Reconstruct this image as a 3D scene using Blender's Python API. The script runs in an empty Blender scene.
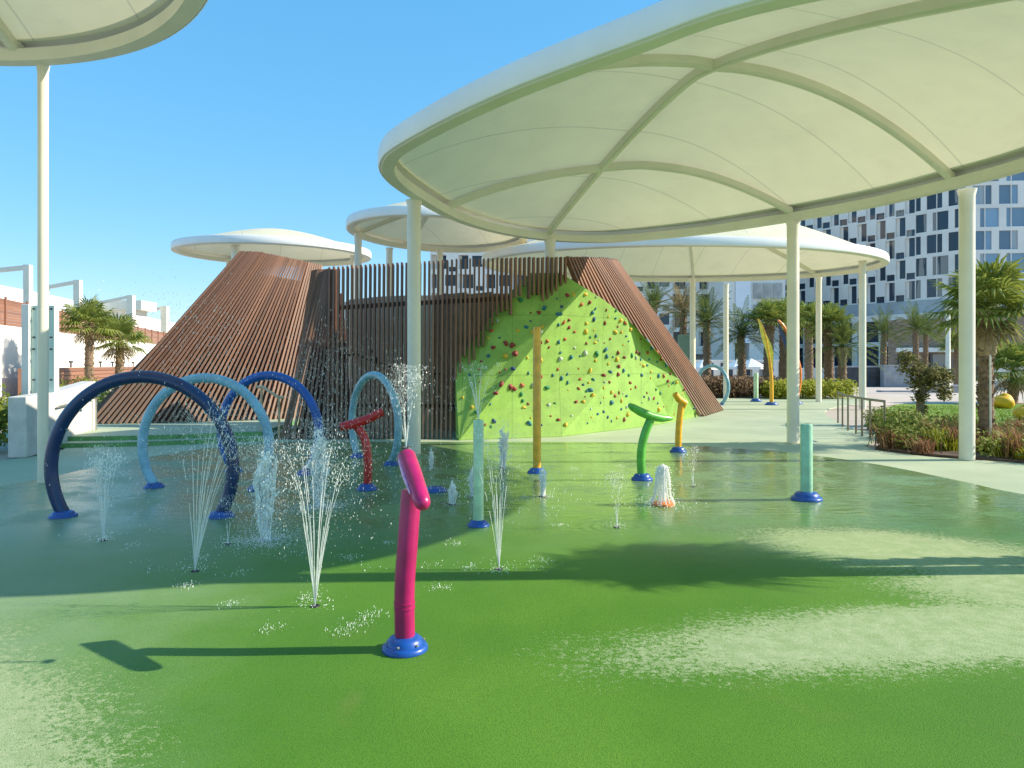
import bpy, math, random
from mathutils import Vector, Matrix
random.seed(7)
R = math.radians
scene = bpy.context.scene
C = scene.collection

# ------------------------------------------------------------------ camera, sky, sun, exposure
F, HY, EYE = 731.0, 364.0, 1.8
cam_data = bpy.data.cameras.new("camera")
cam_data.sensor_width = 36.0
cam_data.lens = F / 1024 * 36.0
cam_data.shift_y = -(384 - HY) / 1024
cam_data.clip_end = 3000
cam_data.clip_start = 0.05
cam = bpy.data.objects.new("camera", cam_data)
C.objects.link(cam)
cam.location = (0, 0, EYE)
cam.rotation_euler = (R(90), 0, 0)
scene.camera = cam

SUN_DIR = Vector((0.858, 0.034, 0.512)).normalized()
SUN_EL = math.asin(SUN_DIR.z)
SUN_AZ = math.atan2(SUN_DIR.x, SUN_DIR.y)
world = bpy.data.worlds.new("World")
scene.world = world
world.use_nodes = True
wn = world.node_tree
bg = wn.nodes["Background"]
sky = wn.nodes.new("ShaderNodeTexSky")
sky.sky_type = 'NISHITA'
sky.sun_disc = False
sky.sun_elevation = SUN_EL
sky.sun_rotation = SUN_AZ
sky.air_density = 1.0
sky.dust_density = 0.0
sky.ozone_density = 8.0
# a clear dry day: the sky's tonal range a little compressed, its hue a touch towards cyan
gam = wn.nodes.new("ShaderNodeGamma"); gam.inputs[1].default_value = 0.38
hsv = wn.nodes.new("ShaderNodeHueSaturation")
hsv.inputs["Hue"].default_value = 0.496; hsv.inputs["Saturation"].default_value = 1.8; hsv.inputs["Value"].default_value = 1.72
wn.links.new(sky.outputs[0], gam.inputs[0])
wn.links.new(gam.outputs[0], hsv.inputs["Color"])
wn.links.new(hsv.outputs[0], bg.inputs[0])
bg.inputs[1].default_value = 0.15
sun_data = bpy.data.lights.new("sun", 'SUN')
sun_data.energy = 3.25
sun_data.angle = R(0.5)
sun_data.color = (1.0, 0.90, 0.74)
sun = bpy.data.objects.new("sun", sun_data)
C.objects.link(sun)
sun.rotation_euler = SUN_DIR.to_track_quat('Z', 'Y').to_euler()
sun.location = (20, 0, 30)
scene.view_settings.view_transform = 'Standard'
scene.view_settings.look = 'None'
scene.view_settings.exposure = 1.2
scene.view_settings.gamma = 1.0
scene.view_settings.use_curve_mapping = False
scene.cycles.max_bounces = 8
scene.cycles.transparent_max_bounces = 24
scene.cycles.use_denoising = True


def G(x, y, z=0.0):
    """ground point that the photograph shows at pixel x, y"""
    d = F * (EYE - z) / (y - HY)
    return Vector(((x - 512) / F * d, d, z))


def P(x, y, d):
    return Vector(((x - 512) / F * d, d, EYE + (HY - y) / F * d))


def pix(p):
    return 512 + F * p[0] / p[1], HY - F * (p[2] - EYE) / p[1]


# ------------------------------------------------------------------ materials
class NT:
    def __init__(s, name):
        s.m = bpy.data.materials.new(name)
        s.m.use_nodes = True
        s.t = s.m.node_tree
        s.b = s.t.nodes["Principled BSDF"]

    def n(s, typ, **kw):
        nd = s.t.nodes.new(typ)
        for k, v in kw.items():
            setattr(nd, k, v)
        return nd

    def set(s, sock, v):
        if hasattr(v, 'is_output') or isinstance(v, bpy.types.NodeSocket):
            s.t.links.new(v, sock)
        else:
            sock.default_value = v

    def math(s, op, a, b=0.0, c=0.0, clamp=False):
        nd = s.n("ShaderNodeMath", operation=op)
        nd.use_clamp = clamp
        s.set(nd.inputs[0], a); s.set(nd.inputs[1], b); s.set(nd.inputs[2], c)
        return nd.outputs[0]

    def mix(s, f, a, b):
        nd = s.n("ShaderNodeMix", data_type='RGBA')
        s.set(nd.inputs[0], f)
        s.set(nd.inputs[6], a if not isinstance(a, tuple) else (*a[:3], 1))
        s.set(nd.inputs[7], b if not isinstance(b, tuple) else (*b[:3], 1))
        return nd.outputs[2]

    def pos(s):
        return s.n("ShaderNodeNewGeometry").outputs["Position"]

    def objc(s):
        return s.n("ShaderNodeTexCoord").outputs["Object"]

    def sep(s, v):
        nd = s.n("ShaderNodeSeparateXYZ")
        s.set(nd.inputs[0], v)
        return nd.outputs

    def noise(s, v, scale, detail=4.0, rough=0.55, dist=0.0):
        nd = s.n("ShaderNodeTexNoise")
        s.set(nd.inputs["Vector"], v)
        nd.inputs["Scale"].default_value = scale
        nd.inputs["Detail"].default_value = detail
        nd.inputs["Roughness"].default_value = rough
        nd.inputs["Distortion"].default_value = dist
        return nd.outputs["Fac"]

    def scale(s, v, sc):
        nd = s.n("ShaderNodeMapping")
        s.set(nd.inputs["Vector"], v)
        nd.inputs["Scale"].default_value = sc
        return nd.outputs[0]

    def ramp(s, f, a, b):
        nd = s.n("ShaderNodeMapRange", interpolation_type='SMOOTHSTEP')
        s.set(nd.inputs[0], f)
        nd.inputs[1].default_value = a; nd.inputs[2].default_value = b
        nd.inputs[3].default_value = 0; nd.inputs[4].default_value = 1
        return nd.outputs[0]

    def bump(s, h, strength=0.3, dist=0.02):
        nd = s.n("ShaderNodeBump")
        s.set(nd.inputs["Height"], h)
        nd.inputs["Strength"].default_value = strength
        nd.inputs["Distance"].default_value = dist
        s.t.links.new(nd.outputs[0], s.b.inputs["Normal"])

    def col(s, v):
        s.set(s.b.inputs["Base Color"], v if not isinstance(v, tuple) else (*v[:3], 1))

    def rough(s, v):
        s.set(s.b.inputs["Roughness"], v)


def simple(name, col, rough=0.5, var=0.12, vscale=3.0, metal=0.0, coat=0.0, bump=0.0, bscale=40.0):
    t = NT(name)
    o = t.objc()
    nz = t.noise(o, vscale, 5.0)
    dark = tuple(c * (1 - var) for c in col)
    lite = tuple(min(1, c * (1 + var)) for c in col)
    t.col(t.mix(t.ramp(nz, 0.3, 0.7), dark, lite))
    t.rough(rough)
    t.b.inputs["Metallic"].default_value = metal
    t.b.inputs["Coat Weight"].default_value = coat
    t.b.inputs["Coat Roughness"].default_value = 0.15
    if bump:
        t.bump(t.noise(o, bscale, 4.0), bump, 0.01)
    return t.m


M = {}
M['white_paint'] = simple("white_paint", (0.80, 0.74, 0.60), 0.38, 0.05, 1.5, coat=0.2)
M['rim_paint'] = simple("rim_paint", (0.76, 0.73, 0.60), 0.5, 0.05, 1.2)
M['fascia'] = simple("fascia_white", (0.86, 0.85, 0.81), 0.45, 0.04, 0.8)
M['concrete'] = simple("concrete", (0.62, 0.59, 0.54), 0.8, 0.1, 4.0, bump=0.25)
M['stucco'] = simple("stucco", (0.82, 0.78, 0.71), 0.85, 0.04, 2.0, bump=0.2)
M['mint_panel'] = simple("mint_panel", (0.55, 0.68, 0.58), 0.25, 0.06, 2.0)
M['dark_metal'] = simple("dark_metal", (0.05, 0.045, 0.04), 0.45, 0.15, 6, metal=0.6)
M['steel'] = simple("steel", (0.5, 0.48, 0.42), 0.35, 0.1, 5, metal=0.8)
M['rail_steel'] = simple("rail_steel", (0.26, 0.22, 0.16), 0.45, 0.15, 5, metal=0.5)
M['rail_tan'] = simple("rail_tan", (0.55, 0.40, 0.24), 0.5, 0.1, 5)
for nm, c in dict(navy=(0.006, 0.028, 0.11), pale_blue=(0.22, 0.45, 0.60), blue=(0.008, 0.09, 0.40),
                  base_blue=(0.006, 0.075, 0.34), pink=(0.44, 0.003, 0.11), red=(0.55, 0.012, 0.01),
                  yellow=(0.82, 0.42, 0.015), lime=(0.10, 0.42, 0.04), mint=(0.50, 0.68, 0.42),
                  seafoam=(0.30, 0.55, 0.38), orange=(0.80, 0.22, 0.03), leaf_yellow=(0.75, 0.65, 0.05),
                  teal_grey=(0.22, 0.42, 0.50)).items():
    M[nm] = simple("gloss_" + nm, c, 0.38, 0.16, 7.0, coat=0.3, bump=0.04, bscale=60)
M['bean'] = simple("bean_yellow", (0.85, 0.44, 0.01), 0.6, 0.1, 4)
M['trunk'] = simple("palm_bark", (0.22, 0.15, 0.09), 0.9, 0.4, 14.0, bump=0.8, bscale=18)
M['burlap'] = simple("burlap", (0.42, 0.30, 0.17), 0.95, 0.3, 20, bump=0.6, bscale=70)
def window_mat(name, dark, lite):
    t = NT(name)
    rnd = t.n("ShaderNodeObjectInfo").outputs["Random"]
    z = t.sep(t.pos())[2]
    bl = t.math('LESS_THAN', t.math('FRACT', t.math('MULTIPLY', rnd, 7.31)), 0.4)
    cur = t.math('GREATER_THAN', t.noise(t.scale(t.pos(), (1, 1, .05)), 1.1, 2), .52)
    t.col(t.mix(t.math('MULTIPLY', t.math('MULTIPLY', bl, cur), .6), t.mix(rnd, dark, tuple(c * 2.2 for c in dark)), lite))
    t.rough(.08)
    return t.m


M['glass'] = window_mat("window_glass", (0.02, 0.03, 0.045), (0.42, 0.38, 0.33))
M['glass_light'] = window_mat("window_glass_reflect", (0.12, 0.18, 0.24), (0.5, 0.48, 0.45))  # paler copy of the glass: window reflections painted into its colour
M['facade'] = simple("facade_white", (0.82, 0.77, 0.70), 0.7, 0.06, 0.3)
M['balcony'] = simple("balcony_beige", (0.42, 0.37, 0.33), 0.8, 0.1, 0.5)
M['lawn'] = simple("lawn_green", (0.15, 0.25, 0.03), 0.9, 0.35, 1.2, bump=0.8, bscale=60)
M['soil'] = simple("soil", (0.10, 0.065, 0.045), 0.95, 0.4, 6, bump=0.8)
M['parasol'] = simple("parasol_cloth", (0.82, 0.80, 0.76), 0.8, 0.05, 2)
M['charcoal'] = simple("charcoal_stone", (0.06, 0.06, 0.065), 0.6, 0.3, 2)
M['grey_stone'] = simple("grey_stone", (0.34, 0.34, 0.36), 0.8, 0.2, 1.2)


def foliage(name, dark, lite, rough=0.7):
    t = NT(name)
    ri = t.n("ShaderNodeNewGeometry").outputs["Random Per Island"]
    nz = t.noise(t.objc(), 1.7, 3.0)
    f = t.math('ADD', t.math('MULTIPLY', ri, 0.65), t.math('MULTIPLY', nz, 0.35))
    t.col(t.mix(f, dark, lite))
    t.rough(rough)
    t.b.inputs["Specular IOR Level"].default_value = 0.25
    tr = t.n("ShaderNodeBsdfTranslucent")
    t.set(tr.inputs[0], t.mix(f, tuple(c * 1.3 for c in dark), tuple(c * 1.3 for c in lite)))
    ms = t.n("ShaderNodeMixShader")
    ms.inputs[0].default_value = 0.3
    t.t.links.new(t.b.outputs[0], ms.inputs[1])
    t.t.links.new(tr.outputs[0], ms.inputs[2])
    t.t.links.new(ms.outputs[0], t.t.nodes["Material Output"].inputs[0])
    return t.m


M['frond'] = foliage("palm_frond", (0.05, 0.09, 0.02), (0.20, 0.24, 0.06))
M['frond_bright'] = foliage("palm_frond_bright", (0.09, 0.15, 0.025), (0.36, 0.38, 0.08))
M['frond_dry'] = foliage("palm_frond_dry", (0.14, 0.11, 0.05), (0.38, 0.30, 0.13))
M['lawn_blade'] = foliage("lawn_blade", (0.12, 0.20, 0.02), (0.26, 0.36, 0.05))
M['red_grass'] = foliage("red_grass", (0.09, 0.04, 0.02), (0.46, 0.26, 0.14))
M['green_shrub'] = foliage("green_shrub", (0.06, 0.10, 0.015), (0.32, 0.36, 0.06))
M['yellow_hedge'] = foliage("yellow_hedge", (0.16, 0.20, 0.015), (0.50, 0.48, 0.05))
M['olive_leaf'] = foliage("olive_leaf", (0.06, 0.07, 0.015), (0.30, 0.25, 0.06))
M['russet'] = foliage("russet_leaf", (0.07, 0.04, 0.02), (0.34, 0.22, 0.12))
M['flower'] = foliage("yellow_flower", (0.5, 0.40, 0.02), (0.75, 0.65, 0.05))


def wood(name, a, b, weather=True):
    t = NT(name)
    ri = t.n("ShaderNodeNewGeometry").outputs["Random Per Island"]
    o = t.objc()
    grain = t.noise(t.scale(o, (9, 9, 0.8)), 3.0, 6.0, 0.6)
    f = t.math('ADD', t.math('MULTIPLY', ri, 0.6), t.math('MULTIPLY', grain, 0.5), clamp=True)
    c = t.mix(f, a, b)
    if weather:
        z = t.sep(t.pos())[2]
        st = t.noise(t.scale(t.pos(), (2.2, 2.2, 0.5)), 1.3, 5.0, 0.65)
        w = t.math('MULTIPLY', t.ramp(t.math('ADD', t.math('MULTIPLY', z, -0.18), st), 0.05, 0.5), 0.5)
        c = t.mix(w, c, (0.33, 0.24, 0.17))
    t.col(c)
    t.rough(0.6)
    t.bump(grain, 0.25, 0.01)
    return t.m


M['slat'] = wood("timber_slat", (0.115, 0.052, 0.028), (0.32, 0.148, 0.078))
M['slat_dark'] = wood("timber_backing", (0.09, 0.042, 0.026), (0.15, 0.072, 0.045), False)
M['fence_wood'] = wood("fence_timber", (0.20, 0.085, 0.05), (0.36, 0.17, 0.10), False)


def climbing_mat(name, col):
    t = NT(name)
    o = t.pos()
    x, y, z = t.sep(o)[:3]
    n1 = t.noise(o, 2.2, 5)
    n2 = t.noise(o, 90, 2)
    c = t.mix(t.ramp(n1, 0.3, 0.7), tuple(c * 0.86 for c in col), tuple(c * 1.08 for c in col))
    # bolt holes on a grid, panel joints, shoe marks
    gx = t.math('SUBTRACT', t.math('FRACT', t.math('MULTIPLY', x, 5.0)), .5)
    gz = t.math('SUBTRACT', t.math('FRACT', t.math('MULTIPLY', z, 5.0)), .5)
    dd = t.math('ADD', t.math('MULTIPLY', gx, gx), t.math('MULTIPLY', gz, gz))
    c = t.mix(t.math('MULTIPLY', t.math('LESS_THAN', dd, .006), .35), c, (0.05, 0.09, 0.02))
    for v, per in ((x, .82), (z, .66)):
        ln = t.math('LESS_THAN', t.math('FRACT', t.math('MULTIPLY', v, per)), .014)
        c = t.mix(t.math('MULTIPLY', ln, .4), c, (0.07, 0.14, 0.03))
    sm = t.ramp(t.noise(t.scale(o, (3, 3, 1.2)), 2.5, 6, .75), .56, .74)
    c = t.mix(t.math('MULTIPLY', sm, .28), c, (0.12, 0.16, 0.07))
    t.col(c)
    t.rough(0.65)
    t.bump(n2, 0.25, 0.004)
    return t.m


M['climb'] = climbing_mat("climbing_green", (0.27, 0.46, 0.08))


def fabric(name, col, transl, ang=None, seam=1.9):
    t = NT(name)
    o = t.objc()
    nz = t.noise(o, 1.3, 4.0)
    c = t.mix(t.ramp(nz, 0.3, 0.7), tuple(k * 0.95 for k in col), col)
    if ang is not None:
        # welded seams of the cloth panels, across the long axis
        x, y, z = t.sep(o)[:3]
        u = t.math('ADD', t.math('MULTIPLY', x, math.cos(ang)), t.math('MULTIPLY', y, math.sin(ang)))
        fr = t.math('FRACT', t.math('DIVIDE', t.math('ADD', u, 100.3), seam))
        ln = t.math('LESS_THAN', fr, 0.022 / seam * 1.6)
        c = t.mix(t.math('MULTIPLY', ln, 0.36), c, (0.34, 0.33, 0.25))
    dust = t.ramp(t.noise(t.scale(o, (1, 1, 3)), 0.9, 6.0, 0.7), 0.5, 0.8)
    c = t.mix(t.math('MULTIPLY', dust, 0.16), c, (0.45, 0.40, 0.28))
    t.col(c)
    t.rough(0.65)
    t.bump(t.noise(o, 1.6, 3.0, 0.5, 0.6), 0.35, 0.08)
    tr = t.n("ShaderNodeBsdfTranslucent")
    t.set(tr.inputs[0], c)
    ms = t.n("ShaderNodeMixShader")
    ms.inputs[0].default_value = transl
    t.t.links.new(t.b.outputs[0], ms.inputs[1])
    t.t.links.new(tr.outputs[0], ms.inputs[2])
    t.t.links.new(ms.outputs[0], t.t.nodes["Material Output"].inputs[0])
    return t.m


def ellipse(t, x, y, cx, cy, a, b, th=0.0):
    """normalised distance to an ellipse on the ground: below 1 inside"""
    dx = t.math('SUBTRACT', x, cx); dy = t.math('SUBTRACT', y, cy)
    c, s = math.cos(th), math.sin(th)
    u = t.math('DIVIDE', t.math('ADD', t.math('MULTIPLY', dx, c), t.math('MULTIPLY', dy, s)), a)
    v = t.math('DIVIDE', t.math('ADD', t.math('MULTIPLY', dx, -s), t.math('MULTIPLY', dy, c)), b)
    return t.math('SQRT', t.math('ADD', t.math('MULTIPLY', u, u), t.math('MULTIPLY', v, v)))


def pad_material():
    t = NT("wet_rubber_green")
    p = t.pos()
    x, y = t.sep(p)[:2]
    n1 = t.noise(p, 1.1, 6.0, 0.62)
    n2 = t.noise(p, 7.0, 5.0, 0.7)
    n3 = t.noise(t.scale(p, (1, 1, 1)), 24.0, 4.0, 0.75)
    n4 = t.noise(p, 150.0, 2.0, 0.6)
    wob = t.math('ADD', t.math('MULTIPLY', t.math('SUBTRACT', n1, 0.5), 0.9),
                 t.math('ADD', t.math('MULTIPLY', t.math('SUBTRACT', n2, 0.5), 0.6),
                        t.math('ADD', t.math('MULTIPLY', t.math('SUBTRACT', n3, 0.5), 1.7), t.math('MULTIPLY', t.math('SUBTRACT', n4, 0.5), 1.5))))
    dry = None
    for (cx, cy, a, b, th) in DRY:
        e = t.math('ADD', ellipse(t, x, y, cx, cy, a, b, th), wob)
        d = t.math('SUBTRACT', 1.0, t.ramp(e, 0.90, 1.03))
        dry = d if dry is None else t.math('MAXIMUM', dry, d)
    dry = t.math('MULTIPLY', dry, t.math('ADD', 0.62, t.math('MULTIPLY', t.ramp(n2, 0.35, 0.65), 0.30)))
    big = t.noise(p, 0.45, 3.0)
    wet = t.mix(t.ramp(big, 0.3, 0.7), (0.075, 0.20, 0.015), (0.125, 0.265, 0.026))
    wet = t.mix(t.math('MULTIPLY', t.ramp(n4, 0.42, 0.68), 0.62), wet, (0.042, 0.13, 0.010))
    dryc = t.mix(t.ramp(n4, 0.3, 0.7), (0.30, 0.37, 0.18), (0.48, 0.53, 0.31))
    # far and left: chalkier, drier rubber; the left also painted lighter to lift shade
    far = t.math('MULTIPLY', t.ramp(t.math('ADD', y, t.math('MULTIPLY', n1, 4.0)), 7.5, 14.0), 0.42)
    lft = t.math('MULTIPLY', t.ramp(t.math('ADD', t.math('MULTIPLY', x, -1.0), t.math('MULTIPLY', n1, 2.5)), 2.4, 6.0), 0.80)
    wet = t.mix(t.math('MAXIMUM', far, lft), wet, (0.28, 0.37, 0.23))
    stain = t.ramp(t.noise(p, 0.8, 6.0, 0.7, 1.0), 0.60, 0.80)
    wet = t.mix(t.math('MULTIPLY', stain, 0.30), wet, (0.20, 0.19, 0.05))
    t.col(t.mix(dry, wet, dryc))
    # standing film: mirror-like in the middle of the pad, rougher near the camera
    film = t.math('MULTIPLY', t.ramp(y, 5.8, 9.0), t.math('SUBTRACT', 1.0, t.math('MULTIPLY', t.ramp(n1, 0.45, 0.66), 0.55)))
    film = t.math('MULTIPLY', film, t.math('ADD', 0.72, t.math('MULTIPLY', t.ramp(x, -3.0, 2.5), 0.28)))
    film = t.math('MULTIPLY', film, t.math('SUBTRACT', 1.0, dry))
    rg = t.math('SUBTRACT', 0.62, t.math('MULTIPLY', film, 0.58))
    t.rough(t.math('ADD', rg, t.math('MULTIPLY', dry, 0.35)))
    t.set(t.b.inputs["Specular IOR Level"], t.math('ADD', 0.2, t.math('MULTIPLY', film, 0.45)))
    rip = t.noise(t.scale(p, (1.0, 2.6, 1.0)), 3.2, 3.0, 0.5, 0.4)
    h = t.math('ADD', t.math('MULTIPLY', t.math('MULTIPLY', n4, 0.0035), t.math('SUBTRACT', 1.05, film)),
               t.math('MULTIPLY', t.math('MULTIPLY', rip, 0.010), film))
    # rings spreading where the thick jets come down
    for px_, py_ in ((265, 541), (319, 508), (503, 468), (663, 503), (195, 572), (103, 541), (617, 527), (434, 491)):
        cx, cy = G(px_, py_)[:2]
        e = ellipse(t, x, y, cx, cy, 1.0, 1.0)
        wv_ = t.math('SINE', t.math('ADD', t.math('MULTIPLY', e, 46.0), t.math('MULTIPLY', n2, 5.0)))
        fall = t.math('SUBTRACT', 1.0, t.ramp(e, 0.08, 0.75))
        h = t.math('ADD', h, t.math('MULTIPLY', t.math('MULTIPLY', wv_, fall), t.math('ADD', 0.0010, t.math('MULTIPLY', film, 0.0030))))
    t.bump(h, 1.0, 1.0)
    return t.m


def g2(x, y):
    v = G(x, y); return v.x, v.y


DRY = [(2.95, 4.90, 2.3, 0.56, 0.17), (3.75, 7.1, 1.35, 0.85, -0.3), (4.6, 5.9, 1.5, 0.75, 0.1), (-3.2, 3.3, 2.3, 1.05, R(-42))]
M['pad'] = pad_material()


def surround_material():
    t = NT("mint_rubber")
    p = t.pos()
    n1 = t.noise(p, 0.6, 5.0)
    n2 = t.noise(p, 60.0, 3.0, 0.7)
    c = t.mix(t.ramp(n1, 0.3, 0.7), (0.38, 0.44, 0.29), (0.47, 0.52, 0.36))
    c = t.mix(t.math('MULTIPLY', t.ramp(n2, 0.45, 0.75), 0.5), c, (0.30, 0.38, 0.24))
    t.col(c)
    t.rough(t.math('ADD', 0.55, t.math('MULTIPLY', n1, 0.3)))
    t.bump(n2, 0.3, 0.004)
    return t.m


M['mint_floor'] = surround_material()


def paving_material():
    t = NT("sand_paving")
    p = t.pos()
    br = t.n("ShaderNodeTexBrick")
    t.set(br.inputs["Vector"], p)
    br.inputs["Color1"].default_value = (0.50, 0.43, 0.36, 1)
    br.inputs["Color2"].default_value = (0.44, 0.38, 0.32, 1)
    br.inputs["Mortar"].default_value = (0.30, 0.26, 0.22, 1)
    br.inputs["Scale"].default_value = 1.2
    br.inputs["Mortar Size"].default_value = 0.012
    n = t.noise(p, 0.3, 5)
    t.col(t.mix(t.math('MULTIPLY', n, 0.4), br.outputs[0], (0.55, 0.47, 0.38)))
    t.rough(0.8)
    return t.m


M['paving'] = paving_material()


def stone_wall_material():
    t = NT("stacked_stone")
    p = t.objc()
    v = t.n("ShaderNodeTexVoronoi")
    t.set(v.inputs["Vector"], t.scale(p, (1.2, 1.2, 3.2)))
    v.inputs["Scale"].default_value = 1.6
    t.col(t.mix(v.outputs["Distance"], (0.42, 0.30, 0.21), (0.20, 0.14, 0.10)))
    t.rough(0.9)
    t.bump(v.outputs["Distance"], 0.8, 0.1)
    return t.m


M['stone_wall'] = stone_wall_material()


def water_material(name, alpha):
    t = NT(name)
    t.col((0.97, 0.96, 0.90))
    t.rough(0.12)
    t.b.inputs["IOR"].default_value = 1.33
    t.b.inputs["Alpha"].default_value = alpha
    return t.m


M['water'] = water_material("water_stream", 0.62)
M['drops'] = water_material("water_drops", 1.0)
M['foam'] = water_material("water_foam", 0.5)


# ------------------------------------------------------------------ mesh builder
class MB:
    def __init__(s):
        s.v = []; s.f = []

    def face(s, *pts):
        i = len(s.v)
        s.v += [tuple(p) for p in pts]
        s.f.append(tuple(range(i, i + len(pts))))

    def hexa(s, b, t):
        """b, t: four points each, counter-clockwise seen from t"""
        i = len(s.v)
        s.v += [tuple(p) for p in b] + [tuple(p) for p in t]
        s.f += [(i + 3, i + 2, i + 1, i), (i + 4, i + 5, i + 6, i + 7)]
        for k in range(4):
            j = (k + 1) % 4
            s.f.append((i + k, i + j, i + 4 + j, i + 4 + k))

    def box(s, x0, y0, z0, x1, y1, z1, rz=0.0, at=(0, 0, 0)):
        c, sn = math.cos(rz), math.sin(rz)
        q = lambda x, y, z: (at[0] + x * c - y * sn, at[1] + x * sn + y * c, at[2] + z)
        s.hexa([q(x0, y0, z0), q(x1, y0, z0), q(x1, y1, z0), q(x0, y1, z0)],
               [q(x0, y0, z1), q(x1, y0, z1), q(x1, y1, z1), q(x0, y1, z1)])

    def bar(s, a, b, w, d, side=None):
        """box from a to b, width w along side, thickness d"""
        a = Vector(a); b = Vector(b)
        ax = (b - a).normalized()
        sd = Vector(side) if side is not None else Vector((0, 0, 1)).cross(ax)
        if sd.length < 1e-4: sd = Vector((1, 0, 0))
        sd = (sd - ax * sd.dot(ax)).normalized()
        n = ax.cross(sd)
        sw, nd = sd * w / 2, n * d / 2
        s.hexa([a - sw - nd, a + sw - nd, a + sw + nd, a - sw + nd],
               [b - sw - nd, b + sw - nd, b + sw + nd, b - sw + nd])

    def tube(s, pts, rad, n=12, cap=True, closed=False):
        pts = [Vector(p) for p in pts]
        if not isinstance(rad, (list, tuple)): rad = [rad] * len(pts)
        base = len(s.v)
        prev = None
        m = len(pts)
        for i, p in enumerate(pts):
            if closed:
                tg = (pts[(i + 1) % m] - pts[i - 1]).normalized()
            else:
                tg = (pts[min(i + 1, m - 1)] - pts[max(i - 1, 0)]).normalized()
            if prev is None:
                u = tg.orthogonal().normalized()
            else:
                u = (prev - tg * prev.dot(tg))
                u = u.normalized() if u.length > 1e-5 else tg.orthogonal().normalized()
            prev = u
            w = tg.cross(u)
            for k in range(n):
                a = 2 * math.pi * k / n
                s.v.append(tuple(p + (u * math.cos(a) + w * math.sin(a)) * rad[i]))
        for i in range(m if closed else m - 1):
            for k in range(n):
                j = (k + 1) % n
                i2 = (i + 1) % m
                s.f.append((base + i * n + k, base + i * n + j, base + i2 * n + j, base + i2 * n + k))
        if cap and not closed:
            s.f.append(tuple(base + k for k in reversed(range(n))))
            s.f.append(tuple(base + (m - 1) * n + k for k in range(n)))

    def lathe(s, prof, at=(0, 0, 0), n=24):
        base = len(s.v)
        for r, z in prof:
            for k in range(n):
                a = 2 * math.pi * k / n
                s.v.append((at[0] + r * math.cos(a), at[1] + r * math.sin(a), at[2] + z))
        for i in range(len(prof) - 1):
            for k in range(n):
                j = (k + 1) % n
                s.f.append((base + i * n + k, base + i * n + j, base + (i + 1) * n + j, base + (i + 1) * n + k))
        s.f.append(tuple(base + (len(prof) - 1) * n + k for k in range(n)))

    def drop(s, p, r, stretch=1.0):
        i = len(s.v)
        x, y, z = p
        s.v += [(x + r, y, z), (x, y + r, z), (x - r, y, z), (x, y - r, z), (x, y, z + r * stretch), (x, y, z - r * stretch)]
        s.f += [(i, i + 1, i + 4), (i + 1, i + 2, i + 4), (i + 2, i + 3, i + 4), (i + 3, i, i + 4),
                (i + 1, i, i + 5), (i + 2, i + 1, i + 5), (i + 3, i + 2, i + 5), (i, i + 3, i + 5)]

    def mesh(s, name, m, smooth=False, angle=None):
        me = bpy.data.meshes.new(name)
        me.from_pydata(s.v, [], s.f)
        me.materials.append(m)
        me.update()
        if smooth:
            me.polygons.foreach_set("use_smooth", [True] * len(me.polygons))
            if angle:
                me.set_sharp_from_angle(angle=R(angle))
        return me

    def build(s, name, m, parent=None, smooth=False, angle=40, bevel=0.0):
        o = bpy.data.objects.new(name, s.mesh(name, m, smooth, angle if smooth else None))
        C.objects.link(o)
        if parent is not None: o.parent = parent
        if bevel:
            b = o.modifiers.new("bevel", 'BEVEL')
            b.width = bevel; b.segments = 2; b.limit_method = 'ANGLE'
        return o


def tag(o, label=None, cat=None, group=None, kind=None):
    if label: o['label'] = label
    if cat: o['category'] = cat
    if group: o['group'] = group
    if kind: o['kind'] = kind
    return o


def thing(name, label, cat, loc=(0, 0, 0), rz=0.0, group=None):
    o = bpy.data.objects.new(name, None)
    C.objects.link(o)
    o.location = loc; o.rotation_euler = (0, 0, rz)
    o.empty_display_size = 0.2
    return tag(o, label, cat, group)


def copy_thing(src, loc, rz=None, label=None, group=None, sc=None):
    c = src.copy(); C.objects.link(c)
    c.location = loc
    if rz is not None: c.rotation_euler = (0, 0, rz)
    if sc: c.scale = sc if isinstance(sc, tuple) else (sc, sc, sc)
    if label: c['label'] = label
    if group: c['group'] = group
    for ch in src.children:
        d = ch.copy(); C.objects.link(d); d.parent = c
        for g in ch.children:
            e = g.copy(); C.objects.link(e); e.parent = d
    return c


def inpoly(x, y, poly):
    r = False
    for i in range(len(poly)):
        (x0, y0), (x1, y1) = poly[i - 1], poly[i]
        if (y0 > y) != (y1 > y) and x < (x1 - x0) * (y - y0) / (y1 - y0) + x0: r = not r
    return r


def smooth_loop(pts, n=8, closed=True):
    """Catmull-Rom through pts"""
    out = []
    m = len(pts)
    rng = m if closed else m - 1
    for i in range(rng):
        g = (lambda k: Vector(pts[k % m])) if closed else (lambda k: Vector(pts[max(0, min(m - 1, k))]))
        p0, p1, p2, p3 = g(i - 1), g(i), g(i + 1), g(i + 2)
        for k in range(n):
            t = k / n
            out.append(0.5 * ((2 * p1) + (p2 - p0) * t + (2 * p0 - 5 * p1 + 4 * p2 - p3) * t * t + (3 * p1 - p0 - 3 * p2 + p3) * t ** 3))
    if not closed: out.append(Vector(pts[-1]))
    return out


def sheet(name, pts, z, m, kind='structure', thick=0.0):
    b = MB()
    if thick:
        top = [(p[0], p[1], z) for p in pts]
        b.f.append(tuple(range(len(top)))); b.v += top
        n = len(top)
        b.v += [(p[0], p[1], z - thick) for p in pts]
        for i in range(n):
            j = (i + 1) % n
            b.f.append((j, i, n + i, n + j))
    else:
        b.face(*[(p[0], p[1], z) for p in pts])
    o = b.build(name, m)
    return tag(o, kind=kind)


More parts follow.
